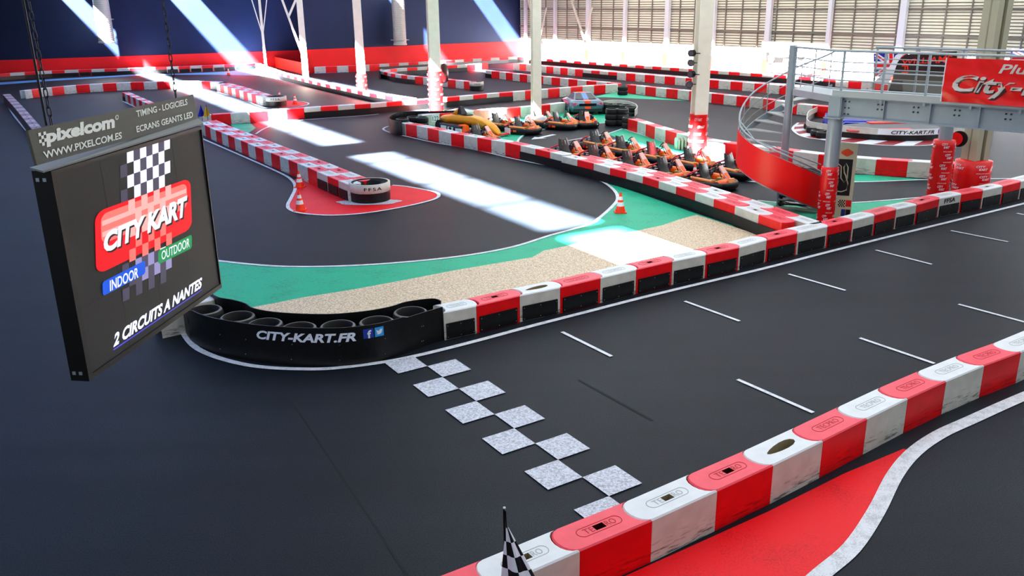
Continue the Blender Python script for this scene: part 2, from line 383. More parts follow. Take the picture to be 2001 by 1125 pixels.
GL = [(427, 510), (532, 520), (637, 521), (760, 515), (900, 501), (1001, 483), (1076, 460), (1151, 439), (1176, 422), (1198, 402), (1207, 388), (1200, 372), (1177, 355), (1140, 340), (1096, 329), (1040, 318), (990, 307.5), (925, 292), (852, 279.5), (800, 268), (765, 260), (749, 253), (757, 247.5), (768, 247)]
line('track_edge_line', [(300, 489), (360, 500)] + GL, .11, 'white line curving round the green run-off to the tyre nest')
INN = [(485, 602), (540, 592), (592, 581.5), (690, 566), (788, 548), (886, 529), (1040, 503), (1063, 490), (1150, 472), (1296, 440), (1328, 428.7), (1361, 420)]
mark('run_off_paint', GL[:15] + [(1150, 345), (1250, 378), (1345, 412), (1430, 440), (1480, 470), (1300, 530), (1000, 612), (850, 612), (700, 628), (560, 628), (470, 606), (400, 590), (380, 560), (400, 520)], P_GREEN, .004, 'green painted run-off strip outside the bend', 'run-off')
mark('gravel_trap', INN + [(1400, 432), (1490, 462), (1540, 462), (1480, 492), (1300, 542), (1100, 592), (980, 622), (880, 632), (850, 612), (770, 615), (700, 626), (620, 630), (560, 626), (500, 612)], P_GRAVEL, .009, 'beige gravel trap between the green run-off and the grid row', 'gravel', kind='stuff')
mark('run_off_paint', [(770, 262), (815, 262), (870, 268), (1012, 291), (1008, 283), (1012, 277.5), (1027, 262.4), (1065, 252.5), (1127, 245.5), (1215, 237.5), (1243, 222), (1180, 210), (1100, 215), (930, 232), (830, 245)], P_GREEN, .004, 'green painted floor under the gold show car and spare karts', 'run-off')
mark('run_off_paint', [(1186, 262), (1217, 252), (1262, 266), (1312, 281), (1360, 303), (1300, 300), (1250, 285)], P_GREEN, .004, 'small green painted wedge behind the parked karts', 'run-off')
mark('run_off_paint', [(1150, 191), (1183, 184), (1206, 180), (1250, 186), (1290, 191), (1345, 197), (1250, 193), (1180, 190)], P_GREEN, .004, 'green painted sliver at the end of the long middle row', 'run-off')
mark('run_off_paint', [(1640, 340), (1700, 342), (1826, 352), (1760, 353), (1668, 355), (1640, 355)], P_GREEN, .004, 'green painted sliver behind the track map board', 'run-off')
mark('run_off_paint', [(1480, 392), (1540, 396), (1668, 396), (1800, 388), (1760, 402), (1700, 414), (1600, 432), (1520, 412)], P_GREEN, .004, 'green painted wedge round the foot of the spiral stair', 'run-off')
mark('run_off_paint', [(450, 243), (490, 241), (500, 250), (482, 262), (462, 256)], P_GREEN, .004, 'green painted corner by the two small flags', 'run-off')
line('track_edge_line', [(1012, 280), (1014, 272), (1027, 262.4), (1065, 252.5), (1127, 245.5), (1215, 237)], .1, 'white line below the gold show car')
line('track_edge_line', [(1110, 275), (1186, 262), (1217, 251.5)], .1, 'white line along the small green wedge', sm=False)
line('track_edge_line', [(1217, 251.5), (1262, 266), (1312, 281), (1350, 296)], .1, 'white line below the row behind the karts')
line('track_edge_line', [(1480, 392), (1540, 396.5), (1668, 396), (1800, 386)], .1, 'white line past the foot of the spiral stair')
line('track_edge_line', [(1640, 356), (1700, 355.5), (1826, 351), (2001, 349)], .1, 'white line behind the track map board')
mark('run_off_paint', [(300, 146), (394, 142), (437, 140), (475, 136), (497, 134), (524, 140), (551, 149), (581, 160), (560, 156), (508, 148), (460, 146.3), (412, 145.6)], P_BLUE, .004, 'blue painted run-off in the far left corner', 'run-off')
mark('run_off_paint', [(-5, 161.5), (100, 154.5), (256, 146), (300, 146), (256, 148.5), (100, 158), (-5, 166)], P_BLUE, .004, 'thin blue painted strip along the far left row', 'run-off')
line('track_edge_line', [(-5, 162), (100, 155), (256, 147), (412, 146), (460, 147), (508, 148.5), (560, 157), (582, 161.5)], .1, 'white line edging the blue run-off')
line('track_edge_line', [(613, 144), (690, 140.5), (740, 137.5)], .25, 'blue line in front of the back wall row', m=P_BLUE)
line('track_edge_line', [(764, 145), (800, 145), (832, 142), (870, 139.5), (920, 136.5), (960, 134.5), (1040, 140)], .2, 'white line inside the far hairpin')
# start straight line going round the black curve
SL = [(340, 617), (351, 638), (375, 673), (410, 693.6), (462, 709.4), (515, 718), (585, 721.6), (655, 720), (753, 707.6), (830, 692), (935, 665.6), (1041, 637), (1150, 609), (1251, 583), (1375, 553), (1501, 523), (1625, 491), (1751, 459.5), (1880, 428), (2001, 398), (2150, 361)]
line('track_edge_line', SL, .12, 'long white line edging the start straight and black curve')
for i, (a, b) in enumerate([((1098, 649), (1195, 697)), ((1338, 589), (1445, 628)), ((1541, 536), (1652, 568)), ((1711, 489), (1821, 517)), ((1858, 451), (1970, 473)), ((1987, 417), (2070, 434)),
                            ((1441, 742), (1589, 807)), ((1680, 661), (1826, 711)), ((1873, 595), (2010, 632))]):
    line('grid_line', [a, b], .075, 'short white starting grid line, %s in the %s file' % (('first second third fourth fifth sixth first second third').split()[i], 'upper' if i < 6 else 'lower'), sm=False)
# chequered start line: two files of squares
yaw, so_, s_sq = .5645, None, None
A0 = G(751.5, 710); A1 = G(860 + 658 / 2.8557, 731 + 481 / 2.8557)      # lattice (0,0) and (1,8)
e = (A1 - A0); th = math.atan2(e.y, e.x) - math.atan2(-8, 1); ln = e.length / math.sqrt(65)
U = V((math.cos(th), math.sin(th), 0)) * ln; W = V((math.sin(th), -math.cos(th), 0)) * ln
mb = MB()
for j in range(0, 11):
    i = j % 2; p = A0 + U * i + W * j
    mb.quad(*[V((q.x, q.y, .014)) for q in (p, p + W, p + W + U, p + U)], P_CHECK)
tag(mb.build('start_line'), 'chequered white start line painted across the straight', 'floor marking', None, 'structure')
# front right red corner
RL = [(2150, 715), (2001, 775), (1900, 820), (1835, 850), (1785, 885), (1748, 930), (1712, 1000), (1665, 1070), (1605, 1122), (1540, 1180), (1460, 1250)]
mark('kerb_paint', [(1050, 1240), (1200, 1135), (1400, 1045), (1500, 1000), (1650, 925), (1765, 877), (1790, 880)] + RL[5:] , P_RED, .004, 'red painted corner beside the front row of blocks', 'kerb')
line('track_edge_line', RL, .20, 'broad white line round the red corner at the front')
ISL = [(395, 271), (470, 303.6), (545, 337), (570, 352), (577, 367), (570, 385), (562.5, 400), (567, 410), (590, 417), (647, 421), (710, 417), (772, 407.5), (822, 397), (852, 388), (857, 380), (842, 373.6), (797, 365), (767, 362)]
mark('kerb_paint', ISL[3:] + [(700, 385), (600, 345)], P_RED, .004, 'red painted tongue round the end of the double row', 'kerb')
line('track_edge_line', ISL, .11, 'white line round the red tongue')
mark('kerb_paint', [(545, 193), (553, 196.5), (575, 197), (602, 202), (592, 207), (553, 210), (540, 209)], P_RED, .004, 'small red painted tongue at the far drum', 'kerb')
line('track_edge_line', [(425, 180), (470, 193), (512, 209), (540, 212), (575, 210), (597, 206), (603, 202), (590, 198.5), (570, 197)], .1, 'white line round the far drum')
line('track_edge_line', [(16, 200), (30, 224), (56, 255)], .3, 'white line outside the grey topped row')
line('track_edge_line', [(240, 198), (264, 209), (290, 220)], .12, 'white line beside the short hidden row')
line('track_edge_line', [(500, 262), (520, 250), (560, 238), (640, 231), (700, 227), (740, 223)], .1, 'white line below the long middle row')
SEAM = mat('asphalt_seam', (.085, .10, .12), .8)
line('floor_seam', [(548, 752), (600, 830), (690, 965), (800, 1130)], .035, 'dark joint line in the asphalt below the black curve', .003, SEAM)
line('floor_seam', [(1130, 742), (1190, 775), (1275, 822)], .05, 'dark worn joint line near the chequered start line', .003, SEAM)
# painted arrows
def arrow(u, v, ang, s, m, label):
    p = G(u, v); c_, s_ = math.cos(ang), math.sin(ang); sh = [(-1, .14), (.2, .14), (.2, .38), (1, 0), (.2, -.38), (.2, -.14), (-1, -.14)]
    mark('arrow_marking', [V((p.x + s * (x * c_ - y * s_), p.y + s * (x * s_ + y * c_), 0)) for x, y in sh], m, .012, label, 'floor marking', world=True)
arrow(1061, 268, math.radians(232), .9, P_WHITE, 'white arrow painted near the gold show car')
arrow(1462, 349, math.radians(-62), 1.2, P_WHITE, 'white arrow painted in front of the karts')

# ------------------------------------------------------------------ barrier blocks
BH, BW, BD = .55, .45, .15
def outline(conv, w=BW, ins=0.0, arc=7):
    g = .008; x0, x1 = g + ins, 1 - g - ins; y0, y1 = ins, w - ins; pts = []
    A = [math.pi * k / arc for k in range(arc + 1)]
    sgn = 1 if conv == 'cr' else -1            # bulge direction of both ends
    for a in A: pts.append((x1 + sgn * BD * math.sin(a), y0 + (y1 - y0) * (1 - math.cos(a)) / 2))
    for a in A: pts.append((x0 + sgn * BD * math.sin(a), y1 - (y1 - y0) * (1 - math.cos(a)) / 2))
    return pts
def add_block(mb, col, conv, kind='plain', M=None, simple=False, w=BW, h=BH):
    side, top, hol, rel = (RED, RED_LIT, RED_SHADE, RED_LINE) if col == 'r' else (GREY, GREYTOP, BLACK, GREY) if col == 'g' else (GREY, GREYTOP2, BLACK, GREY) if col == 'h' else (WHITE, WHITE_LIT, WHITE_SHADE, WHITE_LINE)
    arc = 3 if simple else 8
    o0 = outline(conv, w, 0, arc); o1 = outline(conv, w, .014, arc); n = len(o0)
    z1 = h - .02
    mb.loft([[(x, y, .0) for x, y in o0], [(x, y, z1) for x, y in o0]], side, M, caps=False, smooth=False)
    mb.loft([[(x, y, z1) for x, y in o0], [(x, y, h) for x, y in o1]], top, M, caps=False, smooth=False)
    rim = [V((x, y, h)) for x, y in o1]
    mx = .5 + (.07 if conv == 'cr' else -.07)
    if kind == 'hole': hole = [(mx - .07, w / 2 - .045), (mx + .07, w / 2 - .045), (mx + .07, w / 2 + .045), (mx - .07, w / 2 + .045)]
    elif kind == 'dent': hole = [(mx + .29 * math.cos(a), w / 2 + .075 * math.sin(a) * (1 + .3 * math.cos(a)) + .02 * math.cos(a)) for a in [2 * PI * k / 14 for k in range(14)]]
    else: hole = None
    if hole:
        hv = [V((x, y, h)) for x, y in hole]; fs = tessellate_polygon([rim, hv]); allv = rim + hv
        fs = [tuple(f) if (allv[f[1]] - allv[f[0]]).cross(allv[f[2]] - allv[f[0]]).z > 0 else tuple(f)[::-1] for f in fs]
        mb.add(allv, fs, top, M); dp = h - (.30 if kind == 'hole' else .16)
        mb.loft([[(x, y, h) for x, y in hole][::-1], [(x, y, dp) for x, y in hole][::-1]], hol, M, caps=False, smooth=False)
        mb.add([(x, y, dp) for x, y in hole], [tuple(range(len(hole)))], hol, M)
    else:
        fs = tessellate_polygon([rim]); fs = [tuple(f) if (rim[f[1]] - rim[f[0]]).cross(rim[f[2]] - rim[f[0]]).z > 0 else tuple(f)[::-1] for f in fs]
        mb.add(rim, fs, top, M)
    if not simple and kind != 'dent':          # stadium relief and maker's lettering moulded into the top
        T = M or Matrix()
        st_ = [(mx + (.22 if math.cos(a) > 0 else -.22) + .075 * math.cos(a), w / 2 + .075 * math.sin(a)) for a in [2 * PI * (k + .5) / 24 for k in range(24)]]
        mb.tube([T @ V((x, y, h - .001)) for x, y in st_], .006, rel, n=4, closed=True)
        if kind == 'hole':
            for tx, a_, b_ in (('TE', -.21, -.08), ('RO', .085, .22)):
                put_text(mb, tx, lambda s, t, a_=a_, b_=b_: T @ V((mx + a_ + (b_ - a_) * s, w / 2 - .045 + .09 * t, h + .002)), rel, bold=0)
        else:
            put_text(mb, 'TECPRO', lambda s, t: T @ V((mx - .21 + .42 * s, w / 2 - .045 + .09 * t, h + .002)), rel, bold=0)
    return mb
BM = {}
def block_obj(col, conv, kind, simple):
    k = (col, conv, kind, simple)
    if k not in BM:
        mb = MB(); add_block(mb, col, conv, kind, None, simple); o = mb.build('barrier_block'); BM[k] = o.data; bpy.data.objects.remove(o)
    o = bpy.data.objects.new('barrier_block', BM[k]); C.objects.link(o); return o
mb = MB(); mb.box((.07, -.03, .02), (.93, -.003, .32), RUBBER)
for x in (.1, .5, .9):
    for z in (.06, .28): mb.box((x - .008, -.034, z - .008), (x + .008, -.03, z + .008), STEEL)
o = mb.build('rubber_panel'); PANEL = o.data; bpy.data.objects.remove(o)
mb = MB(); mb.box((0, -.03, .02), (1, -.003, .32), RUBBER); o = mb.build('rubber_panel'); PANEL_FULL = o.data; bpy.data.objects.remove(o)
ORD = 'first second third fourth fifth sixth seventh eighth ninth tenth eleventh twelfth thirteenth fourteenth fifteenth sixteenth seventeenth eighteenth nineteenth twentieth'.split()
ORD += ['twenty-' + x for x in ORD[:9]] + ['thirtieth'] + ['thirty-' + x for x in ORD[:9]] + ['fortieth']
NROW = {}
def resample(pts, n=None):
    L = [0]
    for a, b in zip(pts, pts[1:]): L.append(L[-1] + (b - a).length)
    n = n or max(1, round(L[-1])); out = []
    for k in range(n + 1):
        d = L[-1] * k / n; j = max(i for i in range(len(L)) if L[i] <= d + 1e-9); j = min(j, len(pts) - 2)
        out.append(pts[j].lerp(pts[j + 1], (d - L[j]) / max(1e-6, L[j + 1] - L[j])))
    return out
STUFF = MB()
def place_row(js, start, desc, conv='cr', kinds=None, panel=None, simple=False, end='the left', stuff=False, group=None, color_at=None):
    """js: joints along the visible face at floor level, body on the left hand of the walk"""
    n = len(js) - 1
    for i in range(n):
        a, b = js[i], js[i + 1]; d = b - a; L = d.length; ang = math.atan2(d.y, d.x)
        col = start if i % 2 == 0 else {'r': 'w', 'w': 'r', 'g': 'h'}[start]
        kd = (kinds or {}).get(i, 'hole' if (kinds is None and random.random() < .35) else 'plain')
        M = Matrix.Translation(a) @ Matrix.Rotation(ang, 4, 'Z') @ Matrix.Diagonal((L, 1, 1, 1))
        if stuff: add_block(STUFF, col, conv, 'plain', M, True); continue
        o = block_obj(col, conv, kd, simple); o.location = (a.x, a.y, 0); o.rotation_euler = (0, 0, ang); o.scale = (L, 1, 1)
        extra = ' with gaping hollow' if kd == 'dent' else ''
        tag(o, '%s barrier block%s, %s from %s, %s' % ({'r': 'red', 'w': 'white', 'g': 'dim grey', 'h': 'dim pinkish grey'}[col], extra, ORD[i], end, desc), 'barrier', group or ('blocks of the ' + desc))
        if panel and (panel == 'all' or panel == 'full' or i in panel):
            p = bpy.data.objects.new('rubber_panel', PANEL if panel != 'full' else PANEL_FULL); C.objects.link(p); p.parent = o; p['label'] = 'black rubber panel on the face'
    NROW[desc] = n
def ribbon(name, pts, z0, z1, th, m, label, cat, group=None, parent=None):
    """upright sheet along floor points; z1 may be a list"""
    mb = MB(); n = len(pts); zt = z1 if isinstance(z1, (list, tuple)) else [z1] * n; A = []; B = []
    for i, p in enumerate(pts):
        d = (pts[min(i + 1, n - 1)] - pts[max(i - 1, 0)]).normalized(); nn = V((d.y, -d.x, 0)) * th
        A.append(p); B.append(p + nn)
    rings = [[V((a.x, a.y, z0)), V((b.x, b.y, z0)), V((b.x, b.y, t)), V((a.x, a.y, t))] for a, b, t in zip(A, B, zt)]
    mb.loft(rings, m, smooth=False); o = mb.build(name, parent)
    return tag(o, label, cat, group) if not parent else o
def gz(pts, z): return [V((G(u, v, z).x, G(u, v, z).y, 0)) for u, v in pts]
def c4(pts, x0, y0, k): return [(x0 + u / k, y0 + v / k) for u, v in pts]
def skirt(js, i0, i1, label):
    pts = js[i0:i1 + 1]; out = []
    for i, p in enumerate(pts):
        d = (pts[min(i + 1, len(pts) - 1)] - pts[max(i - 1, 0)]).normalized(); out.append(p + V((d.y, -d.x, 0)) * .008)
    ribbon('rubber_skirting', out, .0, .31, .03, RUBBER, label, 'skirting', 'rubber skirting boards')

# 1 front row (top front seams)
NEAR = [(840, 1203), (990, 1137), (1134.2, 1074), (1275.7, 1014.6), (1402.8, 956.9), (1512, 907.1), (1609.2, 859.8), (1695.6, 816.4), (1774.8, 777.5), (1850, 743.6), (1924.3, 712.8), (1996.1, 686.5), (2064, 657), (2130, 631)]
NEAR[0] = (828, 1203); NEAR[1] = (985, 1139)
js = gz(NEAR, BH)
place_row(js, 'r', 'red corner row', 'cl', {0: 'plain', 1: 'hole', 2: 'hole', 3: 'hole', 4: 'hole', 5: 'dent'}, None, end='the chequered flag')
# 2 grid row
MID = [(866, 610), (930, 597), (1015, 577), (1094, 561), (1173, 542.5), (1243, 526), (1313.5, 510), (1379, 497), (1444, 483), (1498, 468.5), (1558, 455), (1617, 442), (1666, 431), (1709, 420), (1751, 408.7), (1791, 400), (1835.5, 387.5), (1878.5, 379), (1921, 371.6), (1959.5, 363.5), (1995, 354.5), (2029, 346), (2062, 338)]
js = gz(MID, BH); grid_js = js
place_row(js, 'w', 'grid row', 'cr', {1: 'hole', 2: 'dent', 5: 'hole', 7: 'hole', 9: 'hole', 11: 'hole', 15: 'hole', 18: 'hole'}, 'all', end='the black curve')
# lettering on one block of the grid row
a, b = js[16], js[17]; d = (b - a); n_ = V((d.y, -d.x, 0)).normalized()
ffsa = MB(); put_text(ffsa, 'FFSA', lambda s, t: a + d * (.25 + .5 * s) + n_ * .006 + V((0, 0, .37 + .13 * t)), BLACK, bold=.02)
ffo = ffsa.build('black_lettering')
for o in list(C.objects):
    if o.get('label', '').startswith('white barrier block, seventeenth from the black curve'):
        ffo.parent = o; ffo.matrix_parent_inverse = (Matrix.Translation(o.location) @ Matrix.Rotation(o.rotation_euler.z, 4, 'Z') @ Matrix.Diagonal((o.scale.x, 1, 1, 1))).inverted()
# stub row left of the black curve, half hidden behind the screen
js = gz([(306, 608), (414, 585.5)], BH); js[0] = js[1] + (js[0] - js[1]).normalized()
place_row(js, 'w', 'end of the row behind the hanging screen', 'cr', {0: 'plain'}, None, end='the black curve')
# 3 double row, front file then back file
AF = c4([(120, 322), (175, 350), (215, 375), (260, 395), (305, 415), (355, 437), (408, 460), (458, 483), (512, 508), (570, 535), (632, 562), (695, 590), (765, 618), (835, 648), (902, 678), (985, 713), (1055, 748), (1138, 787), (1222, 825), (1287, 854)], 360, 180, 4.002)
js = gz(AF, 0); A_js = js
dAB = (js[-1] - js[0]).normalized(); n_ = V((-dAB.y, dAB.x, 0))
fit = [js[0].lerp(js[-1], k / (len(js) - 1)) for k in range(len(js))]
js = [p.lerp(q, .3) for p, q in zip(js, fit)]
place_row(js, 'w', 'front file of the long double row', 'cr', None, {16, 17, 18}, end='the small flags')
js2 = [p + n_ * (BW + .02) - dAB * .3 for p in js]
place_row(js2, 'r', 'back file of the long double row', 'cr', None, None, end='the small flags')
# 4 pit row, single part then double part
PF = c4([(215, 340), (300, 355), (385, 375), (472, 395), (568, 420), (668, 437), (773, 458), (882, 478), (990, 497), (1110, 525), (1225, 553), (1340, 582), (1430, 605)], 740, 180, 4.002)
js = gz([(783.7, 262.4)] + PF, 0)
place_row(js, 'w', 'pit row below the gold car', 'cr', None, None, end='the tyre nest')
skirt(js, 10, 13, 'black rubber skirting board at the end of the single pit row')
PD = c4([(190, 497), (312, 525), (440, 555), (568, 590), (695, 620), (825, 655), (950, 693), (1085, 735), (1235, 783), (1380, 832), (1545, 887), (1730, 955), (1900, 1012)], 1050, 180, 4.002)
js = gz(PD, BH); pd_js = js
place_row(js, 'w', 'front file beside the parked karts', 'cr', None, None, end='the gold car')
skirt(js, 0, 12, 'long black rubber skirting board under the double pit row')
off = []
for i, p in enumerate(js):
    d = (js[min(i + 1, len(js) - 1)] - js[max(i - 1, 0)]).normalized(); off.append(p + V((-d.y, d.x, 0)) * (BW + .03) + d * .45)
place_row(off, 'r', 'back file beside the parked karts', 'cr', None, None, end='the gold car')
# 5 row behind the gold car (the side towards the camera)
js = gz([(823.7, 225), (858.7, 222), (892, 219.5), (925.4, 216.8), (956, 214), (990, 211.5), (1017, 209.6), (1046, 207), (1075, 204), (1104, 200.5)], BH)
place_row(js, 'w', 'row behind the gold car', 'cr', {}, None, True, end='the tyre nest')
a, b = js[0], js[1]; d = (b - a); n_ = V((d.y, -d.x, 0)).normalized()
mb = MB(); mb.quad(*[a + d * x + n_ * .012 + V((0, 0, zz)) for x, zz in ((.55, .16), (.98, .16), (.98, .5), (.55, .5))], WHITEP)
put_text(mb, '122', lambda s, t: a + d * (.6 + .33 * s) + n_ * .016 + V((0, 0, .22 + .22 * t)), BLACK)
o = mb.build('number_plate'); o.parent = bpy.data.objects[[x.name for x in C.objects if x.get('label', '') == 'white barrier block, first from the tyre nest, row behind the gold car'][0]]
pr = o.parent; o.matrix_parent_inverse = (Matrix.Translation(pr.location) @ Matrix.Rotation(pr.rotation_euler.z, 4, 'Z') @ Matrix.Diagonal((pr.scale.x, 1, 1, 1))).inverted()
o['label'] = 'white plate reading 122'
# 6 long middle row
DM = [(393, 225.5), (412, 224), (450, 221.5), (487, 219), (523, 216), (560, 213.3), (593.6, 211), (626.4, 208.5), (660, 206.6), (692.8, 204.3), (723.7, 202.4), (755.5, 199.8), (785, 197.6), (814, 195.4), (843, 193), (873.6, 190.4), (897.6, 188.4), (924.8, 185.9), (951, 183.6), (975.5, 181.6), (1002, 179.7), (1026, 177.7), (1049, 175.8), (1071, 174), (1093.3, 172.3), (1115.5, 170.5), (1138.4, 168.6), (1161, 167), (1183, 165.7), (1206.4, 164.5)]
js = gz(DM, BH); d_js = js
place_row(js, 'w', 'long middle row', 'cr', {}, None, True, end='the small flags')
skirt(js, 6, 20, 'long black rubber skirting board under the middle row')
# 7 far left rows
js = gz([(48, 177), (62, 175.3), (80, 173.2), (100.8, 171), (124, 168.7), (148, 166.6), (174, 165), (200, 163.5), (226.4, 162.2), (254.4, 161), (280, 160.3), (306, 159.6), (331, 159.1), (356, 158.8), (374, 158.8), (393, 159), (410, 159.6), (427, 160.6)], BH)
place_row(js, 'w', 'far curved row above the screen', 'cr', {}, None, True, end='the grey topped corner')
js = gz([(92, 250), (84.5, 240), (77.5, 231), (70, 222), (62.5, 214), (55, 206.5), (48, 200), (41, 194.5), (34, 189.5), (27.5, 185.3), (21, 181.5)], BH)[::-1]
js = resample(gz([(20.5, 183.5), (30, 193), (42, 205), (55, 219), (70, 236), (88, 256)], BH))
place_row(js[::-1], 'g', 'grey topped row left of the screen', 'cr', {i: 'hole' for i in range(1, 9)}, None, True, end='the screen')
js = resample(gz([(241, 197), (252, 202.5), (264, 208.5), (292, 222)], 0))
place_row(js[::-1] if False else js, 'r', 'short row behind the screen top', 'cr', None, {0}, True, end='the far end')
js = resample(gz([(424, 178.5), (450, 186.5), (480, 196.5), (510, 207)], 0)); g_js = js
place_row(js, 'w', 'front file ending at the far drum', 'cr', None, None, True, end='the far end')
d = (js[-1] - js[0]).normalized(); js2 = [p + V((-d.y, d.x, 0)) * .47 for p in js]
place_row(js2, 'r', 'back file ending at the far drum', 'cr', None, None, True, end='the far end')
js = gz([(-34, 146.5), (-8, 144.8), (19, 143), (47.5, 141.2), (74, 139.8), (100.6, 138.4), (125.6, 137.4), (152.8, 136.4), (178, 135.6), (203.5, 134.8), (228, 134), (253, 133.1), (278, 132.2), (303, 131.3), (325, 130.6), (348.5, 129.9), (371, 129.1), (394, 128.3), (416, 127.4), (438, 126.4), (459, 125.4), (481, 124.2), (499, 123)], BH)
place_row(js, 'w', 'row at the navy wall foot', 'cr', {}, {18, 19, 20, 21, 16, 17, 14, 15, 7}, True, end='the left')
skirt(js, 0, 7, 'black rubber skirting board at the left end of the navy wall row'); skirt(js, 8, 14, 'black rubber skirting board along the middle of the navy wall row')
js = resample(gz([(499, 124), (521, 132.5), (551, 143), (575, 148.5), (603.5, 155.5), (636, 163), (678, 171.5), (715, 179.5), (744, 184), (767, 187.5), (802, 192.5)], BH))
place_row(js, 'w', 'sunlit slanting row', 'cr', {}, None, True, end='the navy wall')
skirt(js, 1, len(js) - 3, 'grey rubber skirting board under the sunlit slanting row')
# far rows that show smallest: one mass
def far_row(pts, start, z=BH, board=None, name=''):
    js = resample(gz(pts, z)); place_row(js, start, name, 'cr', {}, None, True, stuff=True)
    if board: skirt(js, int(board[0] * (len(js) - 1)), int(board[1] * (len(js) - 1)), 'black rubber skirting board under %s' % name)
far_row([(613.6, 131), (652, 129.6), (689, 128.4), (726, 126.4), (761.6, 124.3), (796, 122.4), (830, 120.6), (900, 116.5), (943.5, 114.2), (974.4, 112.6), (1002.4, 111.2), (1030, 110.4)], 'w', name='the back wall row', board=(.3, 1))
far_row([(1034, 112), (1073.6, 115.3), (1125, 118.8), (1176, 122.2), (1236, 126.6), (1284, 130), (1344, 134.3), (1407.4, 138.6), (1480, 143.4), (1538, 147), (1579, 149.5), (1680, 157), (1790, 166)], 'w', name='the white wall row', board=(0, .85))
far_row([(1003, 124), (1013.6, 125), (1063, 129.3), (1126, 135), (1200, 141), (1270, 146.6), (1340, 152), (1395, 156.4), (1436.6, 159.5), (1479, 163), (1522, 166.5), (1600, 174), (1680, 181)], 'w', name='the second row before the white wall', board=(.3, .42))
HP = [(954, 122.4), (920, 126), (866, 128.8), (830, 131), (797, 132.8), (775, 134.2), (762, 136), (752, 137.6)]
js = resample(gz(HP, BH)); place_row(js[::-1], 'w', 'far hairpin', 'cr', {}, None, True, stuff=True); skirt(js[::-1], 0, len(js) - 4, 'black rubber skirting board on the upper arm of the far hairpin')
js = resample(gz([(744, 138.5), (767, 144.3), (798, 148.4), (837, 151.6), (864, 154), (910, 158.8), (921, 160.2)], BH)); place_row(js, 'w', 'far hairpin', 'cr', {}, None, True, stuff=True); skirt(js, 0, 7, 'black rubber skirting board on the lower arm of the far hairpin')
js = resample(gz([(949, 137.5), (960.8, 139), (974, 140), (1000, 143), (1024, 145.6), (1063, 149.4), (1092, 152.2), (1122, 155.3), (1153, 158.3), (1185, 161), (1204, 163)], BH)); place_row(js, 'w', 'row k', 'cr', {}, None, True, stuff=True)
skirt(js, 0, 1, 'short black rubber skirting board at the tip of the third far row')
tag(STUFF.build('barrier_block'), 'distant rows of small red and white barrier blocks before the back walls', 'barrier', None, 'stuff')
# 8 rows on the right
js = resample(gz([(1223, 165), (1242, 166.8), (1261, 169), (1281, 171), (1300, 173), (1321, 175), (1342, 177), (1364, 179.4), (1387, 182), (1411, 184.5), (1436, 187), (1461, 189.5), (1487, 192), (1510, 195), (1535, 199), (1560, 203), (1596, 206.5), (1621, 208.5)], BH), 17)
place_row(js, 'r', 'row beyond the spiral stair', 'cr', {}, None, True, end='the left')
js = gz([(1227, 231.5), (1241, 235), (1256, 240), (1275.6, 246.5), (1299, 253), (1323.4, 260), (1347, 266), (1374, 272), (1405, 277), (1436, 281), (1470, 285), (1505, 289), (1541, 293.5), (1577, 298.5), (1619, 303), (1676, 308.6), (1737, 312.6), (1797, 316), (1850, 319), (1903, 322)], BH)
js = resample(js)
place_row(js, 'r', 'row behind the parked karts', 'cr', {}, None, True, end='the tyre stacks')

# ------------------------------------------------------------------ tyres
def tyre_mesh(R=.33, h=.27):
    mb = MB(); r = R * .73
    prof = [(r, .03), (R * .82, 0), (R * .96, .03), (R, .08), (R, h - .08), (R * .96, h - .03), (R * .82, h), (r, h - .03)]
    mb.lathe(prof, TYRE, 28, closed=True)
    mb.lathe([(R * .80, h + .001), (R * .86, h + .004), (R * .93, h - .012)], TYRE_EDGE, 28); mb.lathe([(r + .005, h - .02), (r + .005, .02)], BLACK, 28); mb.lathe([(r + .004, .05), (0.0, .045)], BLACK, 28)  # pale upper rim; black lining and disc paint in the shade inside
    return mb
o = tyre_mesh().build('tyre'); TY = o.data; bpy.data.objects.remove(o)
def tyre(p, z, label, group, s=1.0):
    o = bpy.data.objects.new('tyre', TY); C.objects.link(o); o.location = (p.x, p.y, z); o.scale = (s, s, 1); o.rotation_euler = (0, 0, random.random() * 6); return tag(o, label, 'tyre', group)
for i, q in enumerate([(400, 604), (464, 617), (517, 631), (583, 639), (660, 635), (736, 627), (802, 608)]):
    p = G(q[0], q[1], .55)
    tyre(p, 0, 'lower black tyre of the %s stack inside the black curve' % ORD[i], 'tyres in the black curve')
    tyre(p, .275, 'upper pale-rimmed black tyre, %s from the screen inside the black curve' % ORD[i], 'tyres in the black curve')
def stack(q, ztop, n, label, group):
    p = G(q[0], q[1], ztop)
    for k in range(n): tyre(p, k * .275, '%s tyre up in the %s' % (ORD[k], label), group)
for q, l in (((786, 231), 'stack at the bend of the near tyre nest'), ((807, 227), 'stack under the white block with plate 122'), ((824, 228), 'stack beside the gold show car tail')): stack(q, .56, 2, l, 'tyres by the gold car')
for q, l in (((1196, 211), 'broad stack right of the silver coupe'), ((1216, 211), 'stack beside the red block end')): stack(q, .84, 3, l, 'stacked tyres by the coupe')
stack((1229, 228), .56, 2, 'short stack at the row end behind the karts', 'stacked tyres by the coupe')
for i, q in enumerate([(1180, 201), (1194, 202.5), (1208, 202.5), (1222, 204), (1233, 208)]): stack(q, .56, 2, '%s pile inside the white rimmed nest' % ORD[i], 'tyres in the white rimmed nest')
stack((1217, 168), .56, 2, 'pile at the right end of the long middle row', 'stacked tyres by the coupe')
stack((437, 160.5), .56, 2, 'pile at the far end of the drum row', 'tyres far left')

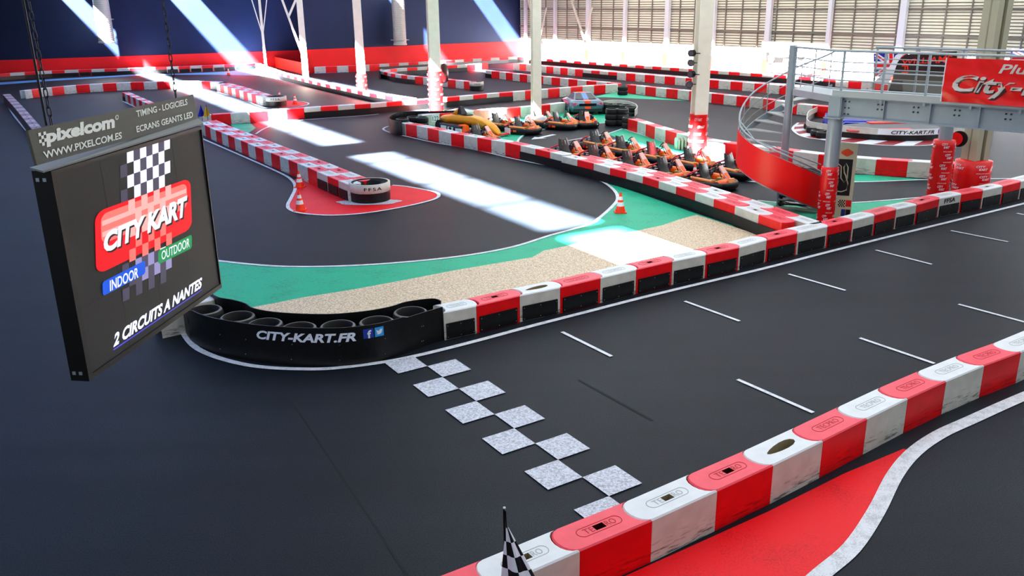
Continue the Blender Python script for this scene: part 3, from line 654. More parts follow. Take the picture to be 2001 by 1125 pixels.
# black curve: outer and inner rubber sheets round the tyres
OUT = [(866, 663), (830, 675), (790, 690), (745, 704), (690, 713), (640, 715.5), (585, 714), (515, 707.6), (445, 695), (405, 683), (378, 667), (366, 650)]
pts = smooth([G(*q) for q in OUT], 5); pts = pts[::-1]; n = len(pts)
zt = [.66 - .02 * math.cos(i / n * 6) + (.03 if 6 < i < n - 10 else 0) for i in range(n)]
oc = empty('tyre_curve_barrier', 'black rubber wall curving round the tyres with white CITY-KART.FR lettering', 'barrier', loc=(0, 0, 0))
ribbon('outer_sheet', pts, 0, zt, .025, RUBBER, None, None, parent=oc)
L = [0]
for a, b in zip(pts, pts[1:]): L.append(L[-1] + (b - a).length)
def on_sheet(d, z, off=.03):
    j = max(i for i in range(len(L) - 1) if L[i] <= d); t = (d - L[j]) / (L[j + 1] - L[j]); p = pts[j].lerp(pts[j + 1], t); e = (pts[j + 1] - pts[j]).normalized()
    return V((p.x + e.y * off, p.y - e.x * off, z))
def px_of(p):
    q = p - EYE; w_ = q.dot(fw); return (1000.5 + F_PX * q.dot(RT) / w_, 562.5 + F_PX * q.dot(DN) / w_)
def arc_at(px, z):                      # arc length where the sheet shows pixel column px
    best = min((abs(px_of(on_sheet(d * .02, z))[0] - px), d * .02) for d in range(int(L[-1] / .02) - 1)); return best[1]
d0, d1 = arc_at(501, .5), arc_at(696, .5)
lt = MB(); put_text(lt, 'CITY-KART.FR', lambda s, t: on_sheet(d0 + (d1 - d0) * s, .445 + .165 * t), LETTER_WHITE, shear=.25, bold=.04)
lt.build('lettering', oc)['label'] = 'white lettering CITY-KART.FR'
FBB = mat('badge_blue', (.16, .28, .66), .5); TWB = mat('badge_cyan', (.20, .66, .93), .5)
for nm, pa, pb, m, glyph in (('square_badge', 711, 730, FBB, 'f'), ('square_badge', 733, 751, TWB, 't')):
    a_, b_ = arc_at(pa, .5), arc_at(pb, .5); q = MB(); P = lambda s, t, a_=a_, b_=b_, o_=.03: on_sheet(a_ + (b_ - a_) * s, .465 + .17 * t, o_)
    q.quad(P(0, 0), P(1, 0), P(1, 1), P(0, 1), m); P2 = lambda s, t, P=P, a_=a_, b_=b_: on_sheet(a_ + (b_ - a_) * s, .465 + .17 * t, .034)
    if glyph == 'f': put_text(q, 'f', lambda s, t: P2(.38 + .4 * s, .0 + .86 * t), WHITEP, bold=.03)
    else:            # small bird: body, wing, beak
        q.add([P2(*c) for c in ((.14, .3), (.4, .22), (.68, .3), (.8, .52), (.8, .66), (.9, .76), (.76, .76), (.62, .82), (.5, .7), (.5, .62), (.3, .66), (.16, .78), (.2, .58), (.16, .5), (.28, .42), (.3, .36))], [tuple(range(16))], WHITEP)
    q.build(nm, oc)['label'] = 'blue badge with a white f' if glyph == 'f' else 'cyan badge with a white bird'
sc_ = MB()
for pxx in (430, 480, 570, 663, 753, 824, 828, 753, 663):
    for zz in (.12, .40):
        d_ = arc_at(pxx, zz); P = on_sheet(d_, zz, .028); sc_.cyl(P, on_sheet(d_, zz, .036), .008, STEEL, n=8)
sc_.build('bolt_heads', oc)
INNER = [(404, 566), (411.8, 571), (427.5, 580), (455.6, 585), (480, 592), (497.6, 602), (550, 610), (637.6, 613), (707.7, 607.8), (760, 599), (795, 588.6), (844, 582.6), (862, 586.8)]
ribbon('inner_sheet', smooth(gz(INNER, .62), 4), 0, .62, .02, RUBBER, None, None, parent=oc)
# tyre nest sheet by the gold car
ns = smooth(gz([(840, 217), (802.5, 217.5), (775, 220), (761, 227), (762.5, 232.5), (772, 235.5), (785, 237)], .66), 4)
ribbon('tyre_nest_barrier', ns, 0, .66, .03, RUBBER, 'black rubber wall bent round the tyres left of the gold car', 'barrier')
ribbon('tyre_nest_barrier', gz([(838, 217), (870, 216.3), (895, 215)], .66), 0, .66, .03, RUBBER, 'straight black rubber sheet behind the block with plate 122', 'barrier')
wn = empty('tyre_nest_barrier', 'white rimmed round wall holding tyres right of the silver coupe', 'barrier')
ring = smooth(gz([(1180, 197.5), (1200, 195.5), (1224, 197.5), (1240, 203), (1244.5, 209), (1240, 215)], .6), 4)
ribbon('white_band', ring[::-1], .3, .62, .04, WHITE, None, None, parent=wn); ribbon('black_base', ring[::-1], 0, .3, .03, RUBBER, None, None, parent=wn)
ap = smooth(gz([(768, 122.4)], 0), 1)
ribbon('tyre_nest_barrier', smooth(gz([(752, 136), (744, 136.8), (741, 139), (744, 141.5)], .55), 3), 0, .62, .03, RUBBER, 'black rubber nose of the far hairpin', 'barrier')

# end drums: tyre stack wrapped in a belt
def drum(c, r, yaw, label, txt='FFSA'):
    root = empty('end_drum', label, 'drum', loc=(c.x, c.y, 0), rz=yaw)
    mb = MB(); mb.lathe([(r, .0), (r + .01, .3)], RUBBER, 32); mb.build('black_belt', root)
    mb = MB(); mb.lathe([(r * .98, .3), (r + .02, .31), (r + .02, .58), (r * .92, .58)], WHITE, 32); bnd = mb.build('white_band', root)
    mb = MB(); mb.lathe([(r * .92, .56), (r * .6, .53), (r * .58, .3)], TYRE, 32); mb.build('tyre_fill', root)
    tx = MB(); put_text(tx, txt, lambda s, t: V(((r + .026) * math.cos(.55 * (s - .5) * 1.6), (r + .026) * math.sin(.55 * (s - .5) * 1.6), .40 + .10 * t)), BLACK, bold=.01, space=1.25)
    tx.build('lettering', root); return root
c = G(718, 399) + V((.0, .66, 0)); drum(c, .62, math.radians(-72), 'white and black round drum lettered FFSA ending the long double row')
c = G(533, 209) + V((.1, .55, 0)); drum(c, .6, math.radians(-80), 'white and black round drum ending the far double row')
c = G(931, 177.5) + V((0, .5, 0)); drum(c, .48, math.radians(-80), 'small white and black drum at the tip of the far hairpin')
mb = MB(); d_ = G(718, 399); mb.add([V((d_.x + 1.0 * math.cos(a) * (1 + .1 * math.sin(5 * a)), d_.y + .28 + .42 * math.sin(a), .011)) for a in [2 * PI * k / 20 for k in range(20)]], [tuple(range(20))], P_CHECK)
tag(mb.build('floor_scuff'), 'pale scuffed patch of floor before the lettered drum', 'floor marking', None, 'structure')

# ------------------------------------------------------------------ cones
CONEOR = mat('cone_orange', (1.0, .27, .10), .4); CONEWH = mat('cone_white', (.95, .95, .95), .4)
cone0 = None
def cone(p, label, s=1.0):
    global cone0
    if cone0 is None:
        r = empty('traffic_cone', label, 'cone', group='traffic cones')
        mb = MB(); mb.box((-.17, -.17, 0), (.17, .17, .035), CONEOR); mb.lathe([(.15, .03), (.135, .09)], CONEOR, 20); b_ = mb.build('base', r)
        mb = MB(); prof = [(.135, .09, 0), (.112, .2, 0), (.112, .2, 1), (.085, .32, 1), (.085, .32, 0), (.072, .38, 0), (.072, .38, 1), (.05, .48, 1), (.05, .48, 0), (.028, .58, 0)]
        for k in range(0, 10, 2): mb.lathe([(prof[k][0], prof[k][1]), (prof[k + 1][0], prof[k + 1][1])], CONEWH if prof[k][2] else CONEOR, 20)
        cb = mb.build('cone_body', r); CH['cone'] = [b_, cb]; cone0 = r; o = r
    else:
        o = dup_tree(cone0, CH['cone'])
    o.location = (p.x, p.y, p.z); o.scale = (s, s, s); tag(o, label, 'cone', 'traffic cones'); return o
cone(G(587, 411), 'orange and white traffic cone on the red tongue, nearer the camera'); cone(G(586, 366), 'orange and white traffic cone against the long double row', .95)
cone(G(1212, 415), 'orange and white traffic cone on the green run-off bend'); cone(G(577, 203), 'small traffic cone on the far red tongue'); cone(G(547, 196), 'traffic cone tip just behind the far drum')
cone(G(447, 146.5), 'traffic cone on the blue painted run-off'); cone(G(1357, 351), 'orange and white cone beside the foremost parked kart', .9)

# ------------------------------------------------------------------ columns
def column(px, py, w, label, wrap=None, braces=False, ztop=ROOF, ang=None, m=CREAM, plinth=False, wrapw=1.35):
    p = G(px, py); r = empty('steel_column', label, 'column', loc=(p.x, p.y, 0), rz=ang if ang is not None else .25)
    mb = MB(); h = w / 2; t = w * .16
    mb.box((-h, -h, 0), (h, -h + t, ztop), m); mb.box((-h, h - t, 0), (h, h, ztop), m); mb.box((-t / 2, -h + t, 0), (t / 2, h - t, ztop), m)
    mb.box((-h * 1.3, -h * 1.3, 0), (h * 1.3, h * 1.3, .03), m); mb.build('shaft', r)
    if wrap:
        mb = MB(); ww = w * wrapw / 2; ring = [(ww * math.cos(a) * (1.08 if abs(math.cos(2 * a)) < .5 else 1), ww * math.sin(a) * (1.08 if abs(math.cos(2 * a)) < .5 else 1)) for a in [2 * PI * k / 16 for k in range(16)]]
        mb.loft([[(x, y, .03) for x, y in ring], [(x, y, wrap) for x, y in ring]], REDV)
        wr = mb.build('red_wrap', r); tx = MB(); k = 0
        for zz in [wrap - .22 - .27 * j for j in range(int((wrap - .2) / .27))]:
            for a0 in (0, 1.3, 2.6, 3.9, 5.2):
                a1 = a0 + .35 * (k % 2); P = lambda s, t, a1=a1, zz=zz: V((ww * 1.1 * math.cos(a1 + .75 * s), ww * 1.1 * math.sin(a1 + .75 * s), zz + .1 * t)); put_text(tx, 'CITY KART', P, WHITEP, shear=.2)
            k += 1
        tx.build('lettering', wr)
    if braces:
        mb = MB()
        for sx in (-1, 1): mb.bar((0, 0, 3.2), (sx * 1.0, 0, 8.0), w * .4, w * .4, m)
        mb.build('brace', r)
    if plinth:
        mb = MB(); mb.lathe([(.52, 0), (.52, .42), (.44, .5), (.2, .5)], WHITEP, 28); mb.build('plinth', r)
    return r
column(709, 190, .5, 'cream steel column standing behind the sunlit slanting row', 1.5)
cc = column(853, 217, .60, 'cream steel column with a red wrap before the long middle row', 2.2)
column(1048, 246, .42, 'white column on a round plinth between the spare karts', None, plinth=True)
c365 = column(1361, 313, .50, 'cream steel column with round signal lamps behind the karts', 1.75, ang=.18)
column(599, 166, .44, 'braced cream column in front of the red wall end', None, braces=False)
column(521, 143, .22, 'thin cream pole at the corner of the navy wall', None, braces=True, m=CREAM)
mb = MB(); p = G(599, 166)
for x0, z0, x1, z1 in ((-.1, 2.2, -1.6, 7.5), (-.9, 4.9, .0, 6.6)): mb.bar((x0, 0, z0), (x1, 0, z1), .16, .16, CREAM)
o = mb.build('diagonal_brace'); o.parent = bpy.data.objects[[x.name for x in C.objects if x.get('label') == 'braced cream column in front of the red wall end'][0]]
for px in (1040, 1125):      # braces on the louvred wall
    p = HIT(px, 60, wC_o - wC_n * .6, wC_n); mb = MB(); q = V((p.x, p.y, 0))
    mb.bar(q + wC_d * 1.2 + V((0, 0, 2.4)), q - wC_d * .5 + V((0, 0, 5.6)), .14, .14, CREAM); mb.bar(q + wC_d * 1.2 + V((0, 0, 2.4)), q + wC_d * 2.2 + V((0, 0, 5.2)), .1, .1, CREAM)
    mb.bar(q - wC_d * .5 + V((0, 0, 5.6)), q - wC_d * 1.2 + V((0, 0, 7)), .1, .1, CREAM); mb.bar(q - wC_d * .5 + V((0, 0, 5.6)), q + wC_d * .6 + V((0, 0, 7)), .1, .1, CREAM)
    struct(mb.build('wall_brace'), 'cream diagonal brace on the louvred wall, %s' % ('by the hall corner' if px < 1100 else 'by the third post'), 'brace')
# dark corner pipe on the navy wall
p = HIT(512, 60, wB_o - wB_n * .2, wB_n); mb = MB(); mb.cyl((p.x, p.y, .9), (p.x, p.y, ROOF), .13, mat('navy_pipe', (.08, .10, .17), .5), n=10); struct(mb.build('trim_5'), 'dark navy downpipe at the end of the navy wall', 'pipe')
# low red panel at the return of the wall
a_, b_ = G(520, 131), G(592, 150); mb = MB(); ribbon('low_partition', [a_ + V((.3, .9, 0)), b_ + V((.3, .9, 0))], 0, 1.0, .06, mat('sunlit_red_panel', (.96, .25, .14), .5), 'low red panel behind the sunlit slanting row', 'panel')  # orange of sunlight on the red panel put into its colour
# things on the columns
BAGM = mat('dark_red_vinyl', (.25, .03, .05), .35)
p = G(853, 217); mb = MB(); mb.lathe([(.05, 0), (.2, .1), (.24, .5), (.2, .95), (.06, 1.05)], BAGM, 16, M=Matrix.Translation((p.x + .52, p.y - .1, 1.55)))
tag(mb.build('padded_bag'), 'dark red padded bag hung beside the wrapped column', 'bag')
p = G(1361, 313)
for i, q in enumerate([(1351, 104), (1350, 123), (1350, 145), (1347, 165)]):
    n_ = (EYE - p).normalized(); n_.z = 0; n_.normalize(); c = HIT(q[0], q[1], p + n_ * .3, n_)
    r = empty('signal_lamp', 'round black signal lamp on the column behind the karts, %s from the top' % ORD[i], 'lamp', loc=c, group='signal lamps on the column'); yaw_ = math.atan2(n_.y, n_.x) + (-.5, .1, -.6, .2)[i]
    r.rotation_euler = (0, 0, yaw_); mb = MB(); mb.cyl((-.12, 0, 0), (.05, 0, 0), .13, BLACK, n=20); mb.build('housing', r)
    mb = MB(); mb.cyl((.05, 0, 0), (.06, 0, 0), .11, mat('lamp_glass', (.35, .33, .36), .15), n=20); mb.build('lens', r)
    mb = MB(); mb.bar((-.05, 0, 0), (-.05, -.34 * (-1 if i != 9 else 1), .0), .03, .03, BLACK); mb.build('arm', r)

# ventilation ducts
ZINC = mat('zinc_duct', (.78, .78, .74), .45, .25)
def duct(px, py, w, off, o_, n_, label):
    p = HIT(px, py, o_ - n_ * off, n_); mb = MB(); r = w / 2; prof = []; z = 0
    while z < ROOF - p.z: prof += [(r, z), (r + .02, z + .03), (r, z + .06)]; z += .16
    root = empty('ventilation_duct', label, 'duct', loc=p); mb.lathe(prof, ZINC, 28); mb.build('spiral_pipe', root)
    mb = MB(); mb.lathe([(r + .03, -.05), (r + .05, .0), (r + .05, .08), (r, .1)], ZINC, 28); mb.build('mouth_collar', root)
    mb = MB(); zz = (.35 if px > 500 else 1.9); mb.lathe([(r + .06, zz), (r + .09, zz + .05), (r + .06, zz + .1)], ZINC, 28); mb.bar((-r - .25, 0, zz + .05), (r + .25, 0, zz + .05), .06, .06, ZINC)
    mb.build('mounting_ring', root)
duct(209, 83, 1.3, 1.6, wB_o, wB_n, 'pale spiral ventilation duct hanging above the far left row')
duct(782, 87, 1.15, 1.3, wI_o, wI_n, 'pale spiral ventilation duct hanging at the back wall')

# ------------------------------------------------------------------ hanging LED screen
ZT = 4.9
TL = G(94, 334, ZT); TR_ = G(390, 246, ZT); ex = (TR_ - TL).normalized(); en = V((ex.y, -ex.x, 0)); SW = (TR_ - TL).length
SH = ZT - 3.385; O = V((TL.x, TL.y, ZT - SH)); ez = V((0, 0, 1)); SD = .12
def SP(u, v, off=.0):                    # pixel -> point on the screen front, lifted by off
    return HIT(u, v, O + en * off, en)
scr = empty('led_screen', 'hanging black LED screen showing the CITY KART badge under a grey header sign', 'screen', loc=O)
Minv = Matrix.Translation(-O)
def SB(mb, name): 
    mb.v = [Minv @ p for p in mb.v]; return mb.build(name, scr)
def sbox(mb, x0, x1, y0, y1, z0, z1, m):  # x along screen, y out of the front, z up
    P = lambda x, y, z: O + ex * x + en * y + ez * z
    mb.hexa([P(x0, y0, z0), P(x1, y0, z0), P(x1, y1, z0), P(x0, y1, z0)], [P(x0, y0, z1), P(x1, y0, z1), P(x1, y1, z1), P(x0, y1, z1)], m)
SCRB = mat('screen_cabinet', (.035, .035, .04), .45)
LEDOFF = mat('led_dark', (.155, .165, .17), .6, var=.12, vscale=60)
mb = MB(); sbox(mb, 0, SW, -SD, -.0, 0, SH, SCRB); sbox(mb, 0, .05, 0, .02, 0, SH, SCRB); sbox(mb, SW - .015, SW, 0, .02, 0, SH, SCRB); sbox(mb, .05, SW - .015, 0, .02, 0, .04, SCRB); sbox(mb, .05, SW - .015, 0, .02, SH - .03, SH, SCRB)
for zz in (.06, SH - .06):
    for yy in (-.035, -.085): sbox(mb, -.006, 0, yy - .012, yy + .012, zz - .012, zz + .012, STEEL)
SB(mb, 'cabinet')
mb = MB(); sbox(mb, .05, SW - .015, .0, .008, .04, SH - .03, LEDOFF)
for i in range(1, 4):
    x = .05 + (SW - .065) * i / 4; sbox(mb, x - .0015, x + .0015, .008, .009, .04, SH - .03, SCRB)
for i in range(1, 3):
    z = .04 + (SH - .07) * i / 3; sbox(mb, .05, SW - .015, .008, .009, z - .0015, z + .0015, SCRB)
SB(mb, 'display')
E_W = mat('led_white', (.93, .94, 1.0), .6, emit=.95); E_R = mat('led_red', (.93, .02, .12), .6, emit=.85); E_P = mat('led_pink', (1.0, .50, .47), .6, emit=.85)
E_LP = mat('led_light_pink', (1.0, .72, .70), .6, emit=.85); E_D = mat('led_dim', (.34, .32, .42), .6, emit=.6); E_G = mat('led_green', (.05, .58, .33), .6, emit=.85)
E_B = mat('led_blue', (.05, .36, .86), .6, emit=.85); E_L = mat('led_lilac', (.62, .60, .78), .6, emit=.8); E_S = mat('led_shadow', (.16, .05, .10), .6, emit=.25); E_U = mat('led_underline', (.36, .34, .85), .6, emit=.8)
im = MB()
def sq(q, m, off): im.quad(*[SP(x, y, off) for x, y in q], m)
def lerp2(q, s, t):     # q = TL TR BR BL pixels
    (ax, ay), (bx, by), (cx, cy), (dx, dy) = q
    return ((ax * (1 - s) + bx * s) * (1 - t) + (dx * (1 - s) + cx * s) * t, (ay * (1 - s) + by * s) * (1 - t) + (dy * (1 - s) + cy * s) * t)
# work on the true screen plane: corners of the chequer and badge as points there
def plane_quad(q, off): a = [SP(x, y, off) for x, y in q]; return lambda s, t: (a[0] * (1 - s) + a[1] * s) * (1 - t) + (a[3] * (1 - s) + a[2] * s) * t
CQ = [(234.5, 299.5), (331.8, 266.4), (336, 545), (240, 590)]
PQ = plane_quad(CQ, .0105)
rows_, cols_ = 12, 8
for r in range(rows_):
    for c in range(cols_):
        on = (r + c) % 2 == 1; P = lambda ds, dt: PQ((c + ds) / cols_, (r + dt) / rows_)
        if r in (4, 5, 6, 7, 8): continue
        if r < 4: m = E_W if (on and c > 0) else (E_D if on or (c in (2, 3, 4, 5, 6) or (c == 1)) else None)
        else: m = (E_W if r == 9 and c in (3, 5, 6) else E_L if r < 11 and c > 1 else E_D) if on else (E_D if r < 11 and c > 1 else None)
        if c == 0 and not on: m = None
        if c == 7 and not on: m = None
        if m is E_D and c == 1 and not on: m = None
        if m: im.quad(P(0, 0), P(0, 1), P(1, 1), P(1, 0), m)
BQ = plane_quad([(185, 415), (372, 347), (375.5, 446), (188, 538)], .012)
def rrect(P, x0, y0, x1, y1, rx, ry, m, lift=0):
    pts = []
    for cx, cy, a0 in ((x1 - rx, y1 - ry, 0), (x0 + rx, y1 - ry, 90), (x0 + rx, y0 + ry, 180), (x1 - rx, y0 + ry, 270)):
        for k in range(7): a = math.radians(a0 + 15 * k); pts.append(P(cx + rx * math.cos(a), cy + ry * math.sin(a)) + en * lift)
    im.add(pts, [tuple(range(len(pts)))[::-1]], m)
rrect(BQ, 0, 0, 1, 1, .09, .16, E_R)
rrect(BQ, .05, .07, .95, .55, .06, .12, E_P, .001)
for k, (y0, y1) in enumerate(((.18, .26), (.36, .44))):
    im.quad(*[BQ(x, y) + en * .002 for x, y in ((.06, y0), (.06, y1), (.94, y1), (.94, y0))], E_LP)
for r in range(4, 9):
    for c in range(cols_):
        if (r + c) % 2 == 1 and c > 0:
            P = lambda ds, dt: PQ((c + ds) / cols_, (r + dt) / rows_) + en * .0045
            im.quad(P(0, 0), P(0, 1), P(1, 1), P(1, 0), E_LP if r in (4, 5, 6) else E_P)
def stext(txt, q, m, off, shear=0, bold=0):   # q = TL TR BR BL
    P = plane_quad(q, off); put_text(im, txt, lambda s, t: P(s, 1 - t), m, shear, bold)
CT = [(202, 456), (366, 381), (365.5, 421), (203, 496)]
stext('CITY KART', [(x + 2.5, y + 3) for x, y in CT], E_S, .0175, .12, .05); stext('CITY KART', CT, E_W, .019, .12, .05)
IQ = plane_quad([(200, 551), (284, 508), (284, 534.5), (201, 578.7)], .013); rrect(IQ, 0, 0, 1, 1, .06, .2, E_B)
OQ = plane_quad([(308.7, 490), (375, 457.5), (375, 484.6), (309.5, 516.5)], .013); rrect(OQ, 0, 0, 1, 1, .06, .2, E_G)
stext('INDOOR', [(214.5, 548), (270.5, 521), (270.5, 542), (215, 569)], E_W, .0145, 0, .02)
stext('OUTDOOR', [(315.5, 491), (370.5, 464), (370.5, 482), (316, 508.5)], E_W, .0145, 0, .01)
stext('2 CIRCUITS A NANTES', [(221.6, 653), (395, 540.5), (395, 561), (221.6, 679)], E_W, .012, .2, .045)
sq([(221.6, 682), (395, 564.5), (395, 566.5), (221.6, 685)], E_U, .012)
SB(im, 'lit_picture')
HDR = mat('header_olive', (.29, .29, .255), .5); HLT = mat('header_lettering', (.90, .91, .88), .5)
# header plate stands on a sloping lip
HB = .115; hp = MB(); P = lambda x, y, z: O + ex * x + en * y + ez * (SH + z)
hz = .46
HC = [HIT(72.4, 323, O - en * .04, en), HIT(387.5, 236, O - en * .04, en), HIT(377.5, 184.3, O - en * .09, en), HIT(54.3, 254.7, O - en * .09, en)]
hN = (HC[1] - HC[0]).cross(HC[3] - HC[0]).normalized()
hN = hN if hN.dot(en) > 0 else -hN
hp.hexa([v - hN * .02 for v in HC], HC, HDR)
SB(hp, 'header_sign')
lp = MB(); lq = [HIT(84, 334, O + en * .035, en), HIT(397, 240, O + en * .035, en), HIT(388, 231, O - en * .045, en), HIT(58, 327, O - en * .2, en)]; lp.hexa([v - ez * .012 for v in lq], lq, mat('lip_grey', (.50, .52, .52), .45)); SB(lp, 'rain_lip')
def HP_(u, v): return HIT(u, v, HC[0] + hN * .003, hN)
tx = MB(); hc = lambda L: [HP_(*p) for p in c4(L, 50, 180, 4.687)]
def htext(t, q, shear=0, bold=.022):
    a = hc(q); put_text(tx, t, lambda s, t_: (a[0] * (1 - s) + a[1] * s) * t_ + (a[3] * (1 - s) + a[2] * s) * (1 - t_), HLT, shear, bold)
htext('pixelcom', [(186, 345), (815, 205), (817, 360), (196, 505)], 0, .05); htext('\u00ae', [(820, 212), (853, 204), (853, 250), (822, 258)])
htext('WWW.PIXELCOM.ES', [(158, 545), (880, 362), (882, 425), (175, 612)]); htext('TIMING - LOGICIELS', [(1010, 170), (1480, 60), (1483, 115), (1020, 230)]); htext('ECRANS GEANTS LED', [(1012, 312), (1530, 175), (1535, 230), (1020, 370)])
a = hc([(115, 375), (185, 358), (200, 480), (130, 500)])
for r in range(4):
    for c in range(3):
        if (r + c) % 2 == 0:
            q = [(a[0] * (1 - s) + a[1] * s) * (1 - t) + (a[3] * (1 - s) + a[2] * s) * t for s, t in ((c / 3, r / 4), (c / 3, (r + 1) / 4), ((c + 1) / 3, (r + 1) / 4), ((c + 1) / 3, r / 4))]; tx.quad(*q, HLT)
SB(tx, 'sign_lettering')
CHM = mat('chain_steel', (.22, .23, .25), .4, .5)
def chain(base, top, label, rod=False):
    mb = MB(); d = (top - base); n = int(d.length / .062); u = d.normalized(); sx = u.cross(V((0, 1, 0))).normalized(); sy = u.cross(sx)
    for k in range(n):
        c = base + u * (.03 + k * .062); ax = sx if k % 2 else sy
        mb.tube([c + u * (.042 * math.sin(t)) + ax * (.013 * math.cos(t)) for t in [2 * PI * j / 10 for j in range(10)]],   .0042, CHM, n=5, closed=True)
    if rod: mb.tube([base + sx * .035, top + sx * .035], .008, BLACK, n=6)
    tag(mb.build('hanging_chain'), label, 'chain', 'chains holding the screen')
def cbase(px, py): return HIT(px, py, O - en * .115, en)
b1_ = cbase(101, 244); b2_ = cbase(344, 190)
b1_ = HIT(101, 245, O - en * .1, en); b2_ = HIT(344, 192, O - en * .1, en)
chain(b1_, V((b1_.x - .02, b1_.y, ROOF)), 'dark steel chain with cable at the near end of the screen', True); chain(b2_, V((b2_.x, b2_.y, ROOF)), 'dark steel chain at the far end of the screen')

# ------------------------------------------------------------------ flags
FWH = mat('flag_white', (.93, .93, .97), .7); FBK = mat('flag_navy_black', (.05, .055, .10), .7)
p = G(990, 1235)
def z_at(p, v):                           # height above floor point p that shows at pixel row v
    return min((abs(px_of(V((p.x, p.y, k * .005)))[1] - v), k * .005) for k in range(600))[1]
zT, zC = z_at(p, 994), z_at(p, 1030)
root = empty('chequered_flag', 'furled black and white chequered flag on a dark pole at the front row', 'flag', loc=p)
mb = MB(); mb.tube([(0, 0, 0), (-.004, 0, zT)], .009, BLACK, n=8); mb.tube([(.016, .0, zC - .02), (.010, 0, zT - .02)], .007, BLACK, n=6); mb.lathe([(.004, zT), (.013, zT + .003), (.013, zT + .018), (.003, zT + .022)], WHITEP, 10); mb.build('pole', root)
fb = MB(); NU, NV = 48, 30
def fpt(u, v):                           # u round the folds, v from top down
    z = zC * (1 - .93 * v); wd = .012 + .27 * v ** 1.0; a = u * 2 * PI; fold = 1 + .16 * math.sin(a * 4 + v * 4)
    return V((.012 + .78 * wd + wd * fold * math.cos(a), wd * .6 * fold * math.sin(a), z - .04 * math.cos(a) * v))
for i in range(NU):
    for j in range(NV):
        q = [fpt(i / NU, j / NV), fpt(i / NU, (j + 1) / NV), fpt((i + 1) / NU, (j + 1) / NV), fpt((i + 1) / NU, j / NV)]
        fb.add(q, [(0, 1, 2, 3)], FWH if (int((i + 3) / NU * 6) + int((j + 1) / 4.2)) % 2 == 0 else FBK, smooth=True)
fb.build('cloth', root)
for px, col, nm in ((393, mat('flag_blue', (.10, .16, .62), .7), 'blue'), (403.5, mat('flag_yellow', (.95, .72, .12), .7), 'yellow')):
    b = G(px + 2, 228, .55); root = empty('marshal_flag', 'small %s flag stuck in the head of the double row' % nm, 'flag', loc=b)
    mb = MB(); mb.tube([(0, 0, -.2), (0, 0, .58)], .012, BLACK, n=6); mb.build('pole', root)
    mb = MB(); mb.add([(0, 0, .56), (-.22, .02, .02), (-.08, -.03, .0), (.05, .02, .03), (.14, -.02, .1)], [(0, 1, 2), (0, 2, 3), (0, 3, 4)], col); mb.build('cloth', root)

